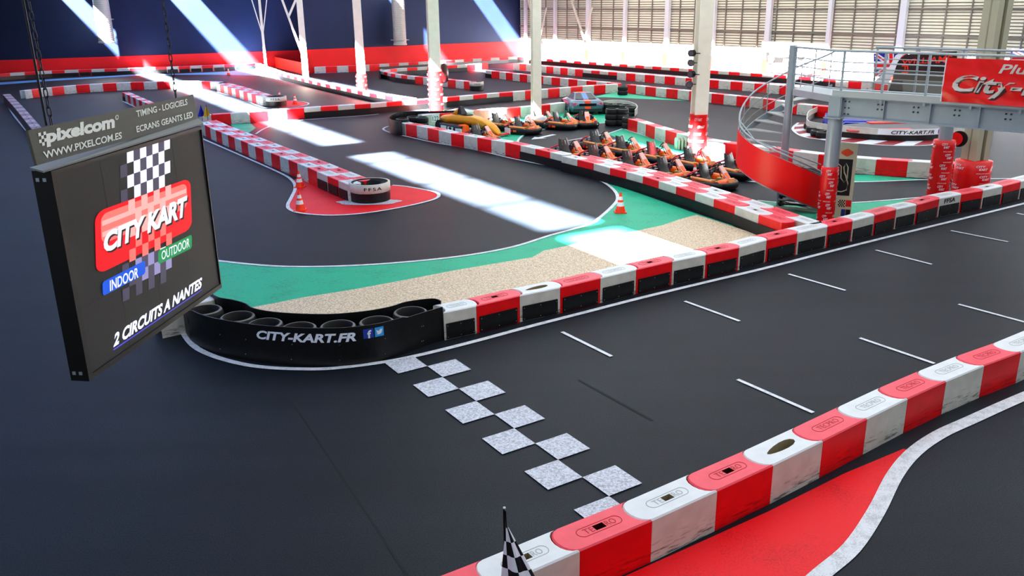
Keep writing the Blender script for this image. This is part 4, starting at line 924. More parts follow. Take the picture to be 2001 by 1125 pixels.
# ------------------------------------------------------------------ go-karts
def make_kart():
    r = empty('go_kart', 'go-kart', 'go-kart'); K = []
    def B(mb, n, lab=None, par=None):
        o = mb.build(n, par or r); 
        if lab: o['label'] = lab
        if par is None: K.append(o)
        else: CH.setdefault(par.name, []).append(o)
        return o
    mb = MB(); mb.box((-.85, -.34, .06), (.85, .34, .10), DARK)
    for y in (-.3, .3): mb.tube([(-1.0, y, .13), (.2, y, .13), (.95, y * .9, .13)], .025, DARK)
    mb.tube([(-.72, -.66, .16), (-.72, .66, .16)], .025, DARK); B(mb, 'chassis')
    # wrap-round bumper
    def ringp(sx, sy, z, n=40, e=3.2):
        o = []
        for k in range(n):
            a = 2 * PI * k / n; c, s = math.cos(a), math.sin(a); o.append((sx * math.copysign(abs(c) ** (2 / e), c), sy * math.copysign(abs(s) ** (2 / e), s), z))
        return o
    mb = MB(); mb.loft([ringp(1.15, .72, .06), ringp(1.2, .76, .12), ringp(1.2, .76, .25), ringp(1.13, .70, .31), ringp(1.04, .61, .29), ringp(1.04, .61, .06)], KBLACK, caps=False)
    B(mb, 'bumper')
    for y in (-1, 1):
        mb = MB(); lo = [(-.5, y * .40, .10), (.5, y * .40, .10), (.5, y * .68, .10), (-.5, y * .68, .10)]; hi = [(-.55, y * .46, .36), (.42, y * .44, .34), (.42, y * .60, .32), (-.55, y * .64, .34)]
        if y < 0: lo, hi = lo[::-1], hi[::-1]
        mb.hexa(lo, hi, ORANGE); pod = B(mb, 'side_pod')
        mb = MB(); mb.tube([(-.62, y * .60, .38), (-.1, y * .62, .36), (.45, y * .60, .33)], .055, PALE_OR, n=8); B(mb, 'pod_rail', 'pale orange rail on the side pod', pod)
        mb = MB(); s_ = .775; mb.quad(*[(x, y * s_, z) for x, z in (((-.25, .14), (.0, .14), (.0, .24), (-.25, .24)) if y < 0 else ((.0, .14), (-.25, .14), (-.25, .24), (.0, .24)))], ORANGE)
        mb.quad(*[(x, y * s_, z) for x, z in (((-.5, .14), (-.33, .14), (-.33, .24), (-.5, .24)) if y < 0 else ((-.33, .14), (-.5, .14), (-.5, .24), (-.33, .24)))], REDP); B(mb, 'sticker')
    mb = MB(); lo = [(.50, -.55, .22), (1.08, -.42, .22), (1.08, .42, .22), (.50, .55, .22)]; hi = [(.52, -.42, .33), (1.0, -.34, .36), (1.0, .34, .36), (.52, .42, .33)]
    mb.hexa(lo, hi, ORANGE); mb.hexa([(.94, -.2, .3), (1.14, -.16, .3), (1.14, .16, .3), (.94, .2, .3)], [(.98, -.16, .42), (1.1, -.12, .43), (1.1, .12, .43), (.98, .16, .42)], PALE_OR); B(mb, 'nose_cone')
    mb = MB(); mb.loft([[(.95, -.1, .36), (.95, .1, .36), (.99, .1, .36), (.99, -.1, .36)], [(.66, -.15, .56), (.66, .15, .56), (.72, .15, .58), (.72, -.15, .58)], [(.42, -.12, .78), (.42, .12, .78), (.46, .12, .81), (.46, -.12, .81)]], PINKW, smooth=False)
    mb.loft([[(.96, -.06, .385), (.96, .06, .385), (1.0, .06, .37), (1.0, -.06, .37)], [(.70, -.1, .575), (.70, .1, .575), (.73, .1, .59), (.73, -.1, .59)]], ORANGE, smooth=False); B(mb, 'front_fairing', 'pink-white and orange fairing')
    mb = MB(); T = Matrix.Translation((.30, 0, .70)) @ Matrix.Rotation(math.radians(-55), 4, 'Y')
    mb.tube([T @ V((.16 * math.cos(a), .16 * math.sin(a), 0)) for a in [2 * PI * k / 18 for k in range(18)]], .02, KBLACK, n=6, closed=True); mb.tube([T @ V((0, 0, 0)), (.55, 0, .40)], .02, DARK); mb.bar(T @ V((-.15, 0, 0)), T @ V((.15, 0, 0)), .04, .02, DARK); mb.bar(T @ V((0, -.15, 0)), T @ V((0, .15, 0)), .04, .02, DARK); B(mb, 'steering_wheel')
    mb = MB(); A = []
    for x, z, w in ((.28, .20, .17), (.05, .15, .20), (-.18, .16, .21), (-.32, .30, .21), (-.42, .55, .21), (-.50, .76, .17)):
        w *= 1.6; A.append([(x, -w, z + .10), (x - .0, -w * .9, z), (x, 0, z - .02), (x, w * .9, z), (x, w, z + .10), (x + .04, w * .8, z + .08), (x + .05, 0, z + .02), (x + .04, -w * .8, z + .08)])
    mb.loft(A, KBLACK, smooth=True); seat = B(mb, 'seat')
    mb = MB()
    for y in (-.12, .12): mb.loft([[(-.335, y - .018, .36), (-.335, y + .018, .36), (-.33, y + .018, .40), (-.33, y - .018, .40)], [(-.375, y - .018, .55), (-.375, y + .018, .55), (-.365, y + .018, .57), (-.365, y - .018, .57)], [(-.45, y * .9 - .018, .76), (-.45, y * .9 + .018, .76), (-.44, y * .9 + .018, .77), (-.44, y * .9 - .018, .77)]], WHITEP, smooth=False)
    mb.quad((-.535, .10, .76), (-.535, -.10, .76), (-.49, -.10, .60), (-.49, .10, .60), WHITEP); B(mb, 'seat_stripe', 'white stripes on the seat', seat)
    mb = MB(); mb.box((-.6, -.62, .12), (-.3, -.28, .44), KBLUE); B(mb, 'engine', 'dark blue engine cover'); mb = MB(); mb.box((-.62, .30, .12), (-.30, .60, .48), KBLUE); B(mb, 'engine', 'dark blue engine cover'); mb = MB(); mb.cyl((-.45, .45, .48), (-.45, .45, .54), .1, DARK); mb.tube([(-.5, -.45, .44), (-.7, -.3, .5), (-.95, 0, .42)], .05, DARK); B(mb, 'exhaust')
    mb = MB(); mb.tube([(-.95, -.55, .36), (-.75, -.5, .5), (-.42, -.26, .62)], .03, RUBRED); mb.tube([(-.95, .55, .36), (-.75, .5, .5), (-.42, .26, .62)], .03, RUBRED); mb.tube([(-.95, -.55, .36), (-.95, .55, .36)], .035, KBLACK); B(mb, 'rear_guard', 'pink-red roll tubes')
    mb = MB(); mb.box((.15, -.36, .12), (.42, -.2, .34), KHAKI); B(mb, 'fuel_tank'); mb = MB(); mb.box((.15, .2, .12), (.42, .36, .34), KHAKI); B(mb, 'fuel_tank')
    for x, y, w in ((.62, -.52, .12), (.62, .52, .12), (-.72, -.55, .19), (-.72, .55, .19)):
        mb = MB(); mb.cyl((x, y - w / 2, .16), (x, y + w / 2, .16), .16, TYRE, n=22); sgn = 1 if y > 0 else -1
        mb.cyl((x, y + sgn * w / 2, .16), (x, y + sgn * (w / 2 + .01), .16), .08, DARK, n=14); B(mb, 'wheel')
    return r, K
kart0, KK = make_kart()
H0 = math.radians(-48)
KP = [('go-kart foremost in the file along the double row, cone beside its flank', (1383, 333), H0 + .06, 'g'), ('orange and black go-kart, second from the front along the double row', (1301, 320), H0, 'g'), ('orange and black go-kart, third from the front along the double row', (1232, 307), H0, 'g'),
      ('orange and black go-kart, fourth from the front along the double row', (1165, 294), H0, 'g'), ('orange and black go-kart, rearmost in the file along the double row', (1107, 284), H0, 'g'),
      ('go-kart half hidden behind the red stair panel', (1432, 314), H0, 'b'), ('orange and black go-kart beside the foot of the red wrapped column', (1352, 301), H0, 'b'), ('orange and black go-kart before the row behind, third in the back file', (1279, 289), H0, 'b'),
      ('orange and black go-kart at the small green wedge, fourth in the back file', (1218, 277.5), H0, 'b'), ('orange and black go-kart, rearmost of the back file, near the painted arrow', (1167, 266), H0, 'b'),
      ('go-kart in front of the gold show car, its nose at the gold nose', (935, 254), H0 + .12, 's'), ('go-kart parked beyond the gold show car', (973, 230), H0 + .2, 's'), ('go-kart left of the white plinth column', (1017, 237), H0 + .3, 's'),
      ('go-kart mostly hidden behind the white plinth column', (1054, 225), H0 + .2, 's'), ('go-kart right of the white plinth column, below the silver coupe', (1092, 228.5), H0 + .3, 's'), ('go-kart nose-on in front of the silver coupe', (1142, 224.5), math.radians(-82), 's')]
for i, (lab, q, hd, g) in enumerate(KP):
    o = kart0 if i == 0 else dup_tree(kart0, KK); p = G(q[0], q[1], .55)
    o.location = (p.x + .14 * math.cos(hd), p.y + .14 * math.sin(hd), 0); o.rotation_euler = (0, 0, hd); o.scale = (.72, .82, .95)
    tag(o, lab, 'go-kart', {'g': 'karts in the file along the double row', 'b': 'karts in the back file', 's': 'spare karts on the green floor'}[g])

# ------------------------------------------------------------------ gold show car
def sect(x, w, z0, z1, n=14, e=2.6, dx=0):
    o = []
    for k in range(n):
        a = 2 * PI * k / n; c, s = math.cos(a), math.sin(a); o.append((x, w * math.copysign(abs(c) ** (2 / e), c), (z0 + z1) / 2 + (z1 - z0) / 2 * math.copysign(abs(s) ** (2 / e), s)))
    return o
p0, p1 = G(880, 238, .40), G(977, 262, .15); d = p1 - p0; L_ = V((d.x, d.y, 0)).length; c = (p0 + p1) / 2
car = empty('formula_show_car', 'gold open-wheel show car with a long drooping nose among the spare karts', 'show car', loc=(c.x, c.y, 0), rz=math.atan2(d.y, d.x)); h = L_ / 2
mb = MB(); mb.loft([sect(-h, .62, .46, .70, e=4), sect(-h * .9, .78, .42, .80, e=4), sect(-h * .62, .80, .40, .84, e=3.4), sect(-h * .3, .58, .40, .84, e=3), sect(h * .1, .42, .38, .82), sect(h * .45, .36, .30, .72), sect(h * .72, .28, .20, .54), sect(h * .9, .20, .12, .34), sect(h * .985, .10, .08, .18)], GOLD); mb.build('body', car)
mb = MB(); mb.loft([sect(-h * .8, .16, .78, .86), sect(-h * .66, .22, .74, 1.06), sect(-h * .56, .20, .74, 1.12)], GOLD); mb.build('engine_cover', car)
mb = MB(); mb.lathe([(.27, 0), (.25, .05), (.0, .02)], BLACK, 20, M=Matrix.Translation((-h * .34, 0, .82)) @ Matrix.Diagonal((1.7, 1, 1, 1))); mb.build('cockpit', car)
mb = MB(); mb.loft([[(-h * .57, -.2, .8), (-h * .57, .2, .8), (-h * .38, .2, .8), (-h * .38, -.2, .8)], [(-h * .56, -.08, 1.2), (-h * .56, .08, 1.2), (-h * .5, .08, 1.2), (-h * .5, -.08, 1.2)]], BLACK, smooth=False); mb.build('headrest', car)
for y in (-1, 1):
    mb = MB(); ps = [sect(-h * .8, .26, .14, .52, e=4), sect(-h * .3, .32, .12, .50, e=4), sect(h * .05, .26, .12, .44)]
    mb.loft([[(x, yy + y * .72, z) for x, yy, z in r_] for r_ in ps], mat('pod_navy', (.08, .09, .16), .35)); sp = mb.build('side_pod', car)
    mb = MB()
    for x, zz in ((-h * .7, .30), (-h * .42, .28), (-h * .1, .24)): mb.box((x, y * 1.0 - .03, zz - .08), (x + .4, y * 1.0 + .03, zz + .1), WHITEP)
    mb.build('sticker', sp)
mb = MB(); mb.hexa([(-h * .05, -.98, .16), (h * .16, -.80, .16), (h * .16, -.5, .16), (-h * .05, -.5, .16)], [(-h * .05, -.9, .50), (h * .1, -.72, .44), (h * .1, -.5, .44), (-h * .05, -.5, .50)], ORANGE); mb.build('pod_fairing', car)
mb = MB(); mb.box((h * .84, -.62, .08), (h * 1.0, .62, .12), REDP); mb.box((h * .80, -.65, .06), (h * 1.0, -.62, .34), WHITEP); mb.box((h * .80, .62, .06), (h * 1.0, .65, .34), WHITEP); mb.build('front_wing', car)
for x, y, w in ((-h * .88, -.72, .3), (-h * .88, .72, .3)):
    mb = MB(); mb.cyl((x, y - w / 2, .3), (x, y + w / 2, .3), .3, TYRE, n=26); mb.build('wheel', car)

# ------------------------------------------------------------------ silver coupe seen from behind
p = G(1140, 223); cp = empty('coupe', 'silver blue sports coupe with an orange centre stripe seen from behind', 'car', loc=(p.x, p.y + 1.5, 0), rz=PI / 2 + .10); cp.scale = (.92, .92, .80)
BODY = mat('silver_blue_paint', (.42, .50, .57), .25, .5); GLS = mat('tinted_glass', (.10, .14, .16), .12); STR = mat('stripe_orange', (1.0, .30, .08), .4)
def carsec(x, w, z0, z1, wt):         # body section: sill, waist, shoulder
    return [(x, -w * .92, z0), (x, -w, (z0 + z1) * .45), (x, -w * .97, z1 * .86), (x, -wt, z1), (x, wt, z1), (x, w * .97, z1 * .86), (x, w, (z0 + z1) * .45), (x, w * .92, z0)]
mb = MB(); mb.loft([carsec(-2.12, .86, .36, .70, .60), carsec(-2.05, .95, .24, .88, .74), carsec(-1.7, 1.02, .18, .95, .80), carsec(-.8, 1.0, .16, .93, .82), carsec(.5, .98, .16, .88, .78), carsec(1.5, .95, .18, .78, .7), carsec(2.0, .80, .24, .62, .5)], BODY); mb.build('body', cp)
mb = MB(); mb.loft([[(-1.55, -.74, .93), (-1.55, .74, .93), (.75, .72, .88), (.75, -.72, .88)], [(-.55, -.52, 1.30), (-.55, .52, 1.30), (.05, .52, 1.30), (.05, -.52, 1.30)]], BODY, smooth=False); roof = mb.build('cabin', cp)
mb = MB(); mb.quad((-1.48, .62, .975), (-1.48, -.62, .975), (-.62, -.46, 1.285), (-.62, .46, 1.285), GLS); mb.v = [q + V((-.012, 0, .012)) for q in mb.v]
mb.build('rear_window', cp)
mb = MB(); mb.quad((-1.52, .15, .985), (-1.52, -.15, .985), (-.58, -.15, 1.315), (-.58, .15, 1.315), mat('stripe_blue', (.35, .55, .85), .35)); mb.quad((-.56, .24, 1.306), (-.56, -.24, 1.306), (.05, -.24, 1.306), (.05, .24, 1.306), STR)
mb.quad((-2.07, .18, .90), (-2.07, -.18, .90), (-1.56, -.18, .965), (-1.56, .18, .965), STR); mb.quad((-2.14, .18, .40), (-2.14, -.18, .40), (-2.085, -.18, .88), (-2.085, .18, .88), STR); mb.build('centre_stripe', cp)
mb = MB()
for y in (-1, 1):
    mb.quad(*([(-2.115, y * .88, .66), (-2.115, y * .52, .66), (-2.085, y * .50, .80), (-2.085, y * .84, .80)][::(1 if y > 0 else -1)]), mat('tail_lamp', (.75, .12, .18), .2))
mb.build('tail_lamp', cp)
mb = MB(); mb.box((-2.16, -.86, .22), (-2.02, .86, .42), mat('lower_bumper', (.14, .20, .20), .4)); mb.box((-2.13, -.5, .60), (-2.10, .5, .76), GLS); mb.build('bumper', cp)
for x, y in ((-1.35, -.9), (-1.35, .9), (1.3, -.88), (1.3, .88)):
    mb = MB(); mb.cyl((x, y - .1, .33), (x, y + .1, .33), .33, TYRE, n=24); sgn = 1 if y > 0 else -1; mb.cyl((x, y + sgn * .1, .33), (x, y + sgn * .11, .33), .2, STEEL, n=16); mb.build('wheel', cp)

# ------------------------------------------------------------------ footbridge, spiral stair and posts
ZB, ZD = 2.86, 3.40
bA = V((8.66, 23.22, 0)); bd = V((11.77 - 8.6, 20.03 - 23.24, 0)).normalized(); bn = V((-bd.y, bd.x, 0)); BL = 8.5
BP = lambda x, y, z: bA + bd * x + bn * y + V((0, 0, z))
br = empty('footbridge', 'grey steel footbridge running out to the right above the grid row', 'bridge', loc=bA)
def BB(mb, n, par=None): mb.v = [q - bA for q in mb.v]; return mb.build(n, par or br)
def bbox(mb, x0, x1, y0, y1, z0, z1, m): mb.hexa([BP(x0, y0, z0), BP(x1, y0, z0), BP(x1, y1, z0), BP(x0, y1, z0)], [BP(x0, y0, z1), BP(x1, y0, z1), BP(x1, y1, z1), BP(x0, y1, z1)], m)
mb = MB(); bbox(mb, .18, BL, -.10, .10, ZB, ZB + .03, STEEL); bbox(mb, .18, BL, -.10, .10, ZD - .03, ZD, STEEL); bbox(mb, .18, BL, -.012, .012, ZB, ZD, STEEL); bbox(mb, .16, .19, -.14, .14, ZB - .02, ZD + .0, STEEL)
beam = BB(mb, 'main_beam')
for x in (1.28, 2.42, 3.55, 4.7, 5.8):
    mb = MB(); bbox(mb, x - .012, x + .012, -.10, -.012, ZB + .03, ZD - .03, STEEL); BB(mb, 'stiffener', beam)
mb = MB()
for x in (1.1, 2.0, 2.97, 4.1):
    for dx in (0, .11):
        for z in (ZB + .28, ZB + .40): a = BP(x + dx, -.013, z); mb.cyl(a, a - bn * .018, .022, DARK, n=10)
for x in (.24, .34):
    for z in (ZB + .10, ZB + .26, ZB + .42): a = BP(x, -.013, z); mb.cyl(a, a - bn * .018, .02, DARK, n=10)
BB(mb, 'bolt_heads', beam)
mb = MB(); bbox(mb, .18, BL, 1.35, 1.55, ZB + .1, ZD, STEEL); BB(mb, 'rear_beam')
mb = MB(); bbox(mb, -.1, BL, -.12, 1.6, ZD, ZD + .05, STEEL); bbox(mb, -.1, BL, -.125, -.115, ZD + .0, ZD + .16, mat('toe_board', (.74, .76, .76), .35, .3)); BB(mb, 'deck')
# landing from the stair post to the beam end
sP = V((8.05, 25.3, 0)); LZ = ZD + .02
mb = MB(); q = [sP + V((.0, -.25, LZ)), BP(-.1, -.12, LZ), BP(.0, 1.6, LZ), sP + V((.7, .75, LZ))]; mb.hexa([v - V((0, 0, .18)) for v in q], q, STEEL); BB(mb, 'landing')
rA = V((sP.x, sP.y, 0)); rB = BP(-.1, -.1, 0); rC = BP(BL, -.1, 0)
zt = 4.56
def rail(mb, pts, r, m=STEEL): mb.tube(pts, r, m, n=8)
mb = MB()
for z, r in ((zt, .032), (4.28, .018), (4.05, .018), (3.82, .018), (3.60, .018)):
    rail(mb, [V((rA.x, rA.y, z)), V((rB.x, rB.y, z)), V((rC.x, rC.y, z))], r)
for k in range(9):
    t = .12 + k * 1.07; a = BP(t, -.1, ZD); 
    mb.bar(a - V((0, 0, .1)), V((a.x, a.y, zt)), .06, .03, STEEL, up=bn)
a = rA.lerp(rB, .08); mb.bar(V((a.x, a.y, ZD)), V((a.x, a.y, zt)), .05, .02, STEEL); a = rA.lerp(rB, .55); mb.bar(V((a.x, a.y, ZD)), V((a.x, a.y, zt)), .05, .02, STEEL)
BB(mb, 'near_handrail')
mb = MB()
for z, r in ((zt + .02, .028), (4.28, .012), (4.0, .012), (3.75, .012)): rail(mb, [BP(.2, 1.58, z), BP(BL, 1.58, z)], r)
for k in range(8): a = BP(.25 + k * 1.1, 1.58, ZD); mb.bar(a, V((a.x, a.y, zt)), .05, .02, STEEL, up=bn)
BB(mb, 'far_handrail')
gm = mat('smoked_acrylic', (.55, .54, .48), .1, alpha=.35)
mb = MB(); mb.quad(BP(.2, 1.56, ZD + .08), BP(3.3, 1.56, ZD + .08), BP(3.3, 1.56, 4.0), BP(.2, 1.56, 4.0), gm); BB(mb, 'acrylic_panel')
# banner on the handrail, running out of the frame
bx0 = 2.66; bn0 = empty('banner', 'red vinyl banner lettered City-Kart tied to the bridge handrail', 'banner', loc=BP(bx0, -.16, 4.0))
Wv = lambda x, z: BP(x, -.165 - .012 * math.sin(x * 9 + z * 7) - .02 * math.sin(x * 3.1 + z * 15) * (4.5 - z), z)
mb = MB(); nx, nz = 50, 12; g = [[Wv(bx0 + 4.6 * i / nx + .0 * j, 3.46 + 1.02 * j / nz - .03 * math.sin(PI * j / nz) * (1 if i == 0 else 0)) for i in range(nx + 1)] for j in range(nz + 1)]
mb.add([p for r in g for p in r], [(j * (nx + 1) + i, j * (nx + 1) + i + 1, (j + 1) * (nx + 1) + i + 1, (j + 1) * (nx + 1) + i) for j in range(nz) for i in range(nx)], REDV, smooth=True)
mb.v = [q - bn0.location for q in mb.v]; cl = mb.build('cloth', bn0)
BGREY = mat('banner_grey', (.78, .76, .74), .4); BSH = mat('banner_shadow', (.20, .05, .06), .5)
def bpt(x0, x1, z0, z1, off): return lambda s, t: Wv(x0 + (x1 - x0) * s, z0 + (z1 - z0) * t) - bn * off
mb = MB(); put_text(mb, 'City-Kart', bpt(bx0 + .25, bx0 + 3.2, 3.56, 4.08, .004), BSH, .25, .025); put_text(mb, 'City-Kart', bpt(bx0 + .22, bx0 + 3.17, 3.59, 4.11, .008), BGREY, .25, .025)
put_text(mb, 'Plus', bpt(bx0 + 1.18, bx0 + 1.95, 4.17, 4.38, .008), BGREY, .25, .02); mb.v = [q - bn0.location for q in mb.v]; mb.build('lettering', bn0)['label'] = 'grey slanted lettering'
mb = MB(); mb.tube([Wv(bx0, 3.46) - bn * .004, Wv(bx0 + .0, 3.95) - bn * .004, Wv(bx0, 4.48) - bn * .004], .014, WHITEP, n=6); mb.v = [q - bn0.location for q in mb.v]; mb.build('hem', bn0)

def wrap_text(r, z0, z1, par, seed=1, a0=-2.4, a1=.2, th=.13):
    rnd = random.Random(seed); tx = MB(); z = z1 - .10; k = 0
    while z > z0 + .1:
        if k % 2 == 0:
            a = a0 + rnd.random() * .3 + (.35 if k % 4 else 0)
            while a < a0 + 2 * PI - .9:
                for t_, dz, da in (('CITY', .0, 0), ('KART', -.085, .16)):
                    put_text(tx, t_, lambda s, t, a=a, dz=dz, da=da, z=z: V(((r + .005) * math.cos(a + da + .52 * s), (r + .005) * math.sin(a + da + .52 * s), z + dz - .02 + .068 * t)), WHITEP, .25, .03)
                a += 1.25
            z -= .20
        else:
            a = a0 + rnd.random() * .5
            while a < a0 + 2 * PI - .9:
                put_text(tx, 'WWW.CITY-KART.FR', lambda s, t, a=a, z=z: V(((r + .005) * math.cos(a + .8 * s), (r + .005) * math.sin(a + .8 * s), z - .015 + .035 * t)), WHITEP, .2, .01); a += 1.3
            z -= .11
        k += 1
    o = tx.build('lettering', par); o['label'] = 'white CITY KART lettering'; return o
def post(p, r, z1, wz, label, seed, wr=None, cap=False):
    root = empty('support_post', label, 'post', loc=(p.x, p.y, 0)); wr = wr or r * 1.16
    mb = MB(); mb.cyl((0, 0, 0), (0, 0, z1), r, STEEL, n=28)
    mb.build('shaft', root)
    mb = MB(); prof = [(wr * 1.02, .02)] + [(wr * (1 + .012 * math.sin(k * 2.3)), .02 + (wz - .04) * k / 12) for k in range(1, 12)] + [(wr, wz), (r, wz + .01)]
    mb.lathe(prof, REDV, 36); w_ = mb.build('red_wrap', root); wrap_text(wr * 1.02, .02, wz, w_, seed); return root
pA = post(G(1612, 433), .195, ZB, 1.53, 'grey round bridge post wrapped in red CITY KART vinyl beside the stair', 3)
mb = MB(); mb.box((-.16, -.16, ZB), (.16, .16, ZD), STEEL); mb.box((-.24, -.24, ZB - .025), (.24, .24, ZB + .0), STEEL); o = mb.build('bracket', pA); o.rotation_euler = (0, 0, math.atan2(bd.y, bd.x))
post(G(1829, 395), .19, 2.62, 1.86, 'grey round post wrapped in red under the bridge, left of the wide column', 5, .30)
# wide column with its red wrap
pC = G(1893, 381); r = empty('steel_column', 'khaki steel column with a wide red wrap behind the bridge', 'column', loc=(pC.x, pC.y, 0), rz=.35)
KC = mat('khaki_column', (.70, .69, .60), .5); mb = MB(); h = .27
mb.box((-h, -h, 0), (-h + .2, h, ROOF), KC); mb.box((h - .2, -h, 0), (h, h, ROOF), KC); mb.box((-h, -.03, 0), (h, .03, ROOF), KC); mb.build('shaft', r)
mb = MB(); mb.lathe([(.52, .02), (.53, .3), (.51, .7), (.52, 1.08), (.28, 1.12)], REDV, 32); w_ = mb.build('red_wrap', r); wrap_text(.535, .02, 1.06, w_, 9)
n_ = (EYE - pC); n_.z = 0; n_.normalize(); c = HIT(1875, 271, pC + n_ * .35, n_); mb = MB(); mb.cyl(c, c + n_ * .05 + V((-.02, 0, 0)), .24, BLACK, n=24); mb.cyl(c + n_ * .05 + V((-.12, 0, 0)), c + n_ * .06 + V((-.12, 0, 0)), .2, REDP, n=24)
tag(mb.build('round_sign'), 'round red and black sign beside the wide wrapped column', 'sign')

# spiral stair
sc0 = V((8.05, 25.3, 0)); SR = 1.35
stair = empty('spiral_stair', 'grey steel spiral stair with a curved red side panel', 'stair', loc=sc0)
ZTAB = [(312, .12), (250, .78), (180, 1.38), (120, 2.25), (60, 3.0), (15, 3.42)]
def zs(a):
    for (a0, z0), (a1, z1) in zip(ZTAB, ZTAB[1:]):
        if a1 <= a <= a0: return z0 + (z1 - z0) * (a0 - a) / (a0 - a1)
    return ZTAB[0][1] if a > 312 else ZTAB[-1][1]
def cp_(a, r, z): return V((r * math.cos(math.radians(a)), r * math.sin(math.radians(a)), z))
mb = MB(); mb.cyl((0, 0, 0), (0, 0, 4.6), .115, STEEL, n=24); mb.build('centre_post', stair)
TRD = mat('tread_grey', (.72, .73, .72), .5, .1); NT = 17
for k in range(NT):
    a = 308 - (308 - 18) * k / (NT - 1); z = zs(a) - .02; a0, a1 = a + 9.5, a - 9.5
    q = [cp_(a1, .11, z), cp_(a0, .11, z), cp_(a0, SR - .02, z), cp_(a, SR - .0, z), cp_(a1, SR - .02, z)]
    mb = MB(); mb.add([v - V((0, 0, .035)) for v in q] + q, [(0, 1, 2, 3, 4), (9, 8, 7, 6, 5)] + [(i, 5 + i, 5 + (i + 1) % 5, (i + 1) % 5) for i in range(5)], TRD); mb.build('tread', stair)
def helix(a0, a1, r, dz, n=50): return [cp_(a0 + (a1 - a0) * k / n, r, zs(a0 + (a1 - a0) * k / n) + dz) for k in range(n + 1)]
mb = MB(); A_ = helix(312, 15, SR + .0, -.14); B_ = helix(312, 15, SR, .06); A2 = helix(312, 15, SR + .03, -.14); B2 = helix(312, 15, SR + .03, .06)
mb.loft([[A_[i], A2[i], B2[i], B_[i]] for i in range(len(A_))], STEEL, smooth=False); mb.build('stringer', stair)
mb = MB(); A_ = helix(306, 176, SR + .04, -.10); B_ = helix(306, 176, SR + .04, .84); A2 = helix(306, 176, SR + .055, -.10); B2 = helix(306, 176, SR + .055, .84)
mb.loft([[A_[i], A2[i], B2[i], B_[i]] for i in range(len(A_))], REDP, smooth=False); mb.build('side_panel', stair)['label'] = 'bright red curved side panel'
mb = MB()
for dz, r_ in ((.98, .026), (.60, .013), (.30, .013)):
    mb.tube(helix(312 if dz > .9 else 176, 15, SR, dz), r_, STEEL, n=8)
for a in (175, 140, 100, 60, 20): mb.bar(cp_(a, SR, zs(a)), cp_(a, SR, zs(a) + .98), .045, .02, STEEL)
mb.build('handrail', stair)
# straight rails dropping from the landing to the post A
mb = MB(); 
mb.tube([cp_(176, SR + .0, zs(176) + 1.05), cp_(215, SR * 1.0, 2.05), cp_(255, SR * .98, 1.80), cp_(300, SR, 1.42)], .018, STEEL); mb.tube([cp_(178, SR, zs(178) + .80), cp_(215, SR, 1.85), cp_(255, SR * .98, 1.56), cp_(300, SR, 1.16)], .012, STEEL); mb.build('inner_rail', stair)
mb = MB(); A_ = helix(150, 100, SR - .02, .12, 12); B_ = helix(150, 100, SR - .02, .85, 12); mb.loft([A_, B_], gm, closed=False, smooth=True); mb.build('acrylic_panel', stair)

# ------------------------------------------------------------------ track map board
mp = G(1651, 431); fd = (EYE - mp); fd.z = 0; fd.normalize(); rx_ = V((-fd.y, fd.x, 0))
mo = mp + V((.0, .35, 0)); mbd = empty('track_map_board', 'cream board with the track map leaning behind the wrapped bridge post', 'board', loc=mo)
MP = lambda x, z, off=0: rx_ * x + V((0, 0, z)) + fd * (off - .1 * z)
BCR = mat('board_cream', (.80, .78, .67), .5); BORG = mat('board_orange', (.90, .33, .14), .5)
mb = MB(); q = [MP(-.55, .02), MP(.26, .02), MP(.26, 2.05), MP(-.55, 2.05)]; mb.hexa([v - fd * .04 for v in q], q, BCR); mb.build('panel', mbd)
mb = MB(); mb.quad(MP(-.46, .62, .004), MP(.17, .62, .004), MP(.17, 1.62, .004), MP(-.46, 1.62, .004), BLACK); 
trk = [(-.40, 1.05), (-.38, 1.45), (-.25, 1.52), (-.12, 1.42), (-.1, 1.1), (.0, .98), (.07, 1.1), (.06, 1.4), (.0, 1.52), (-.05, 1.4), (-.02, 1.25), (.02, 1.18), (.1, .95), (.08, .78), (-.05, .72), (-.3, .74), (-.42, .82)]
mb.tube([MP(x, z, .012) for x, z in trk], .018, BCR, n=6, closed=True); mb.build('track_drawing', mbd)
mb = MB(); mb.add([MP(.0 + .16 * math.cos(a), 1.80 + .09 * math.sin(a) * (1 + .2 * math.cos(4 * a)), .004) for a in [2 * PI * k / 16 for k in range(16)]], [tuple(range(16))], BORG)
for i in range(6):
    for j in range(5):
        if (i + j) % 2: mb.quad(MP(-.1 + .03 * i, .30 + .04 * j, .004), MP(-.07 + .03 * i, .30 + .04 * j, .004), MP(-.07 + .03 * i, .34 + .04 * j, .004), MP(-.1 + .03 * i, .34 + .04 * j, .004), BLACK)
mb.quad(MP(.10, .32, .004), MP(.24, .32, .004), MP(.24, .50, .004), MP(.10, .50, .004), REDP); mb.quad(MP(.0, .05, .004), MP(.11, .05, .004), MP(.11, .24, .004), MP(.0, .24, .004), mat('board_blue', (.12, .2, .5), .5)); mb.quad(MP(.12, .05, .004), MP(.24, .05, .004), MP(.24, .24, .004), MP(.12, .24, .004), BLACK)
mb.build('emblems', mbd)
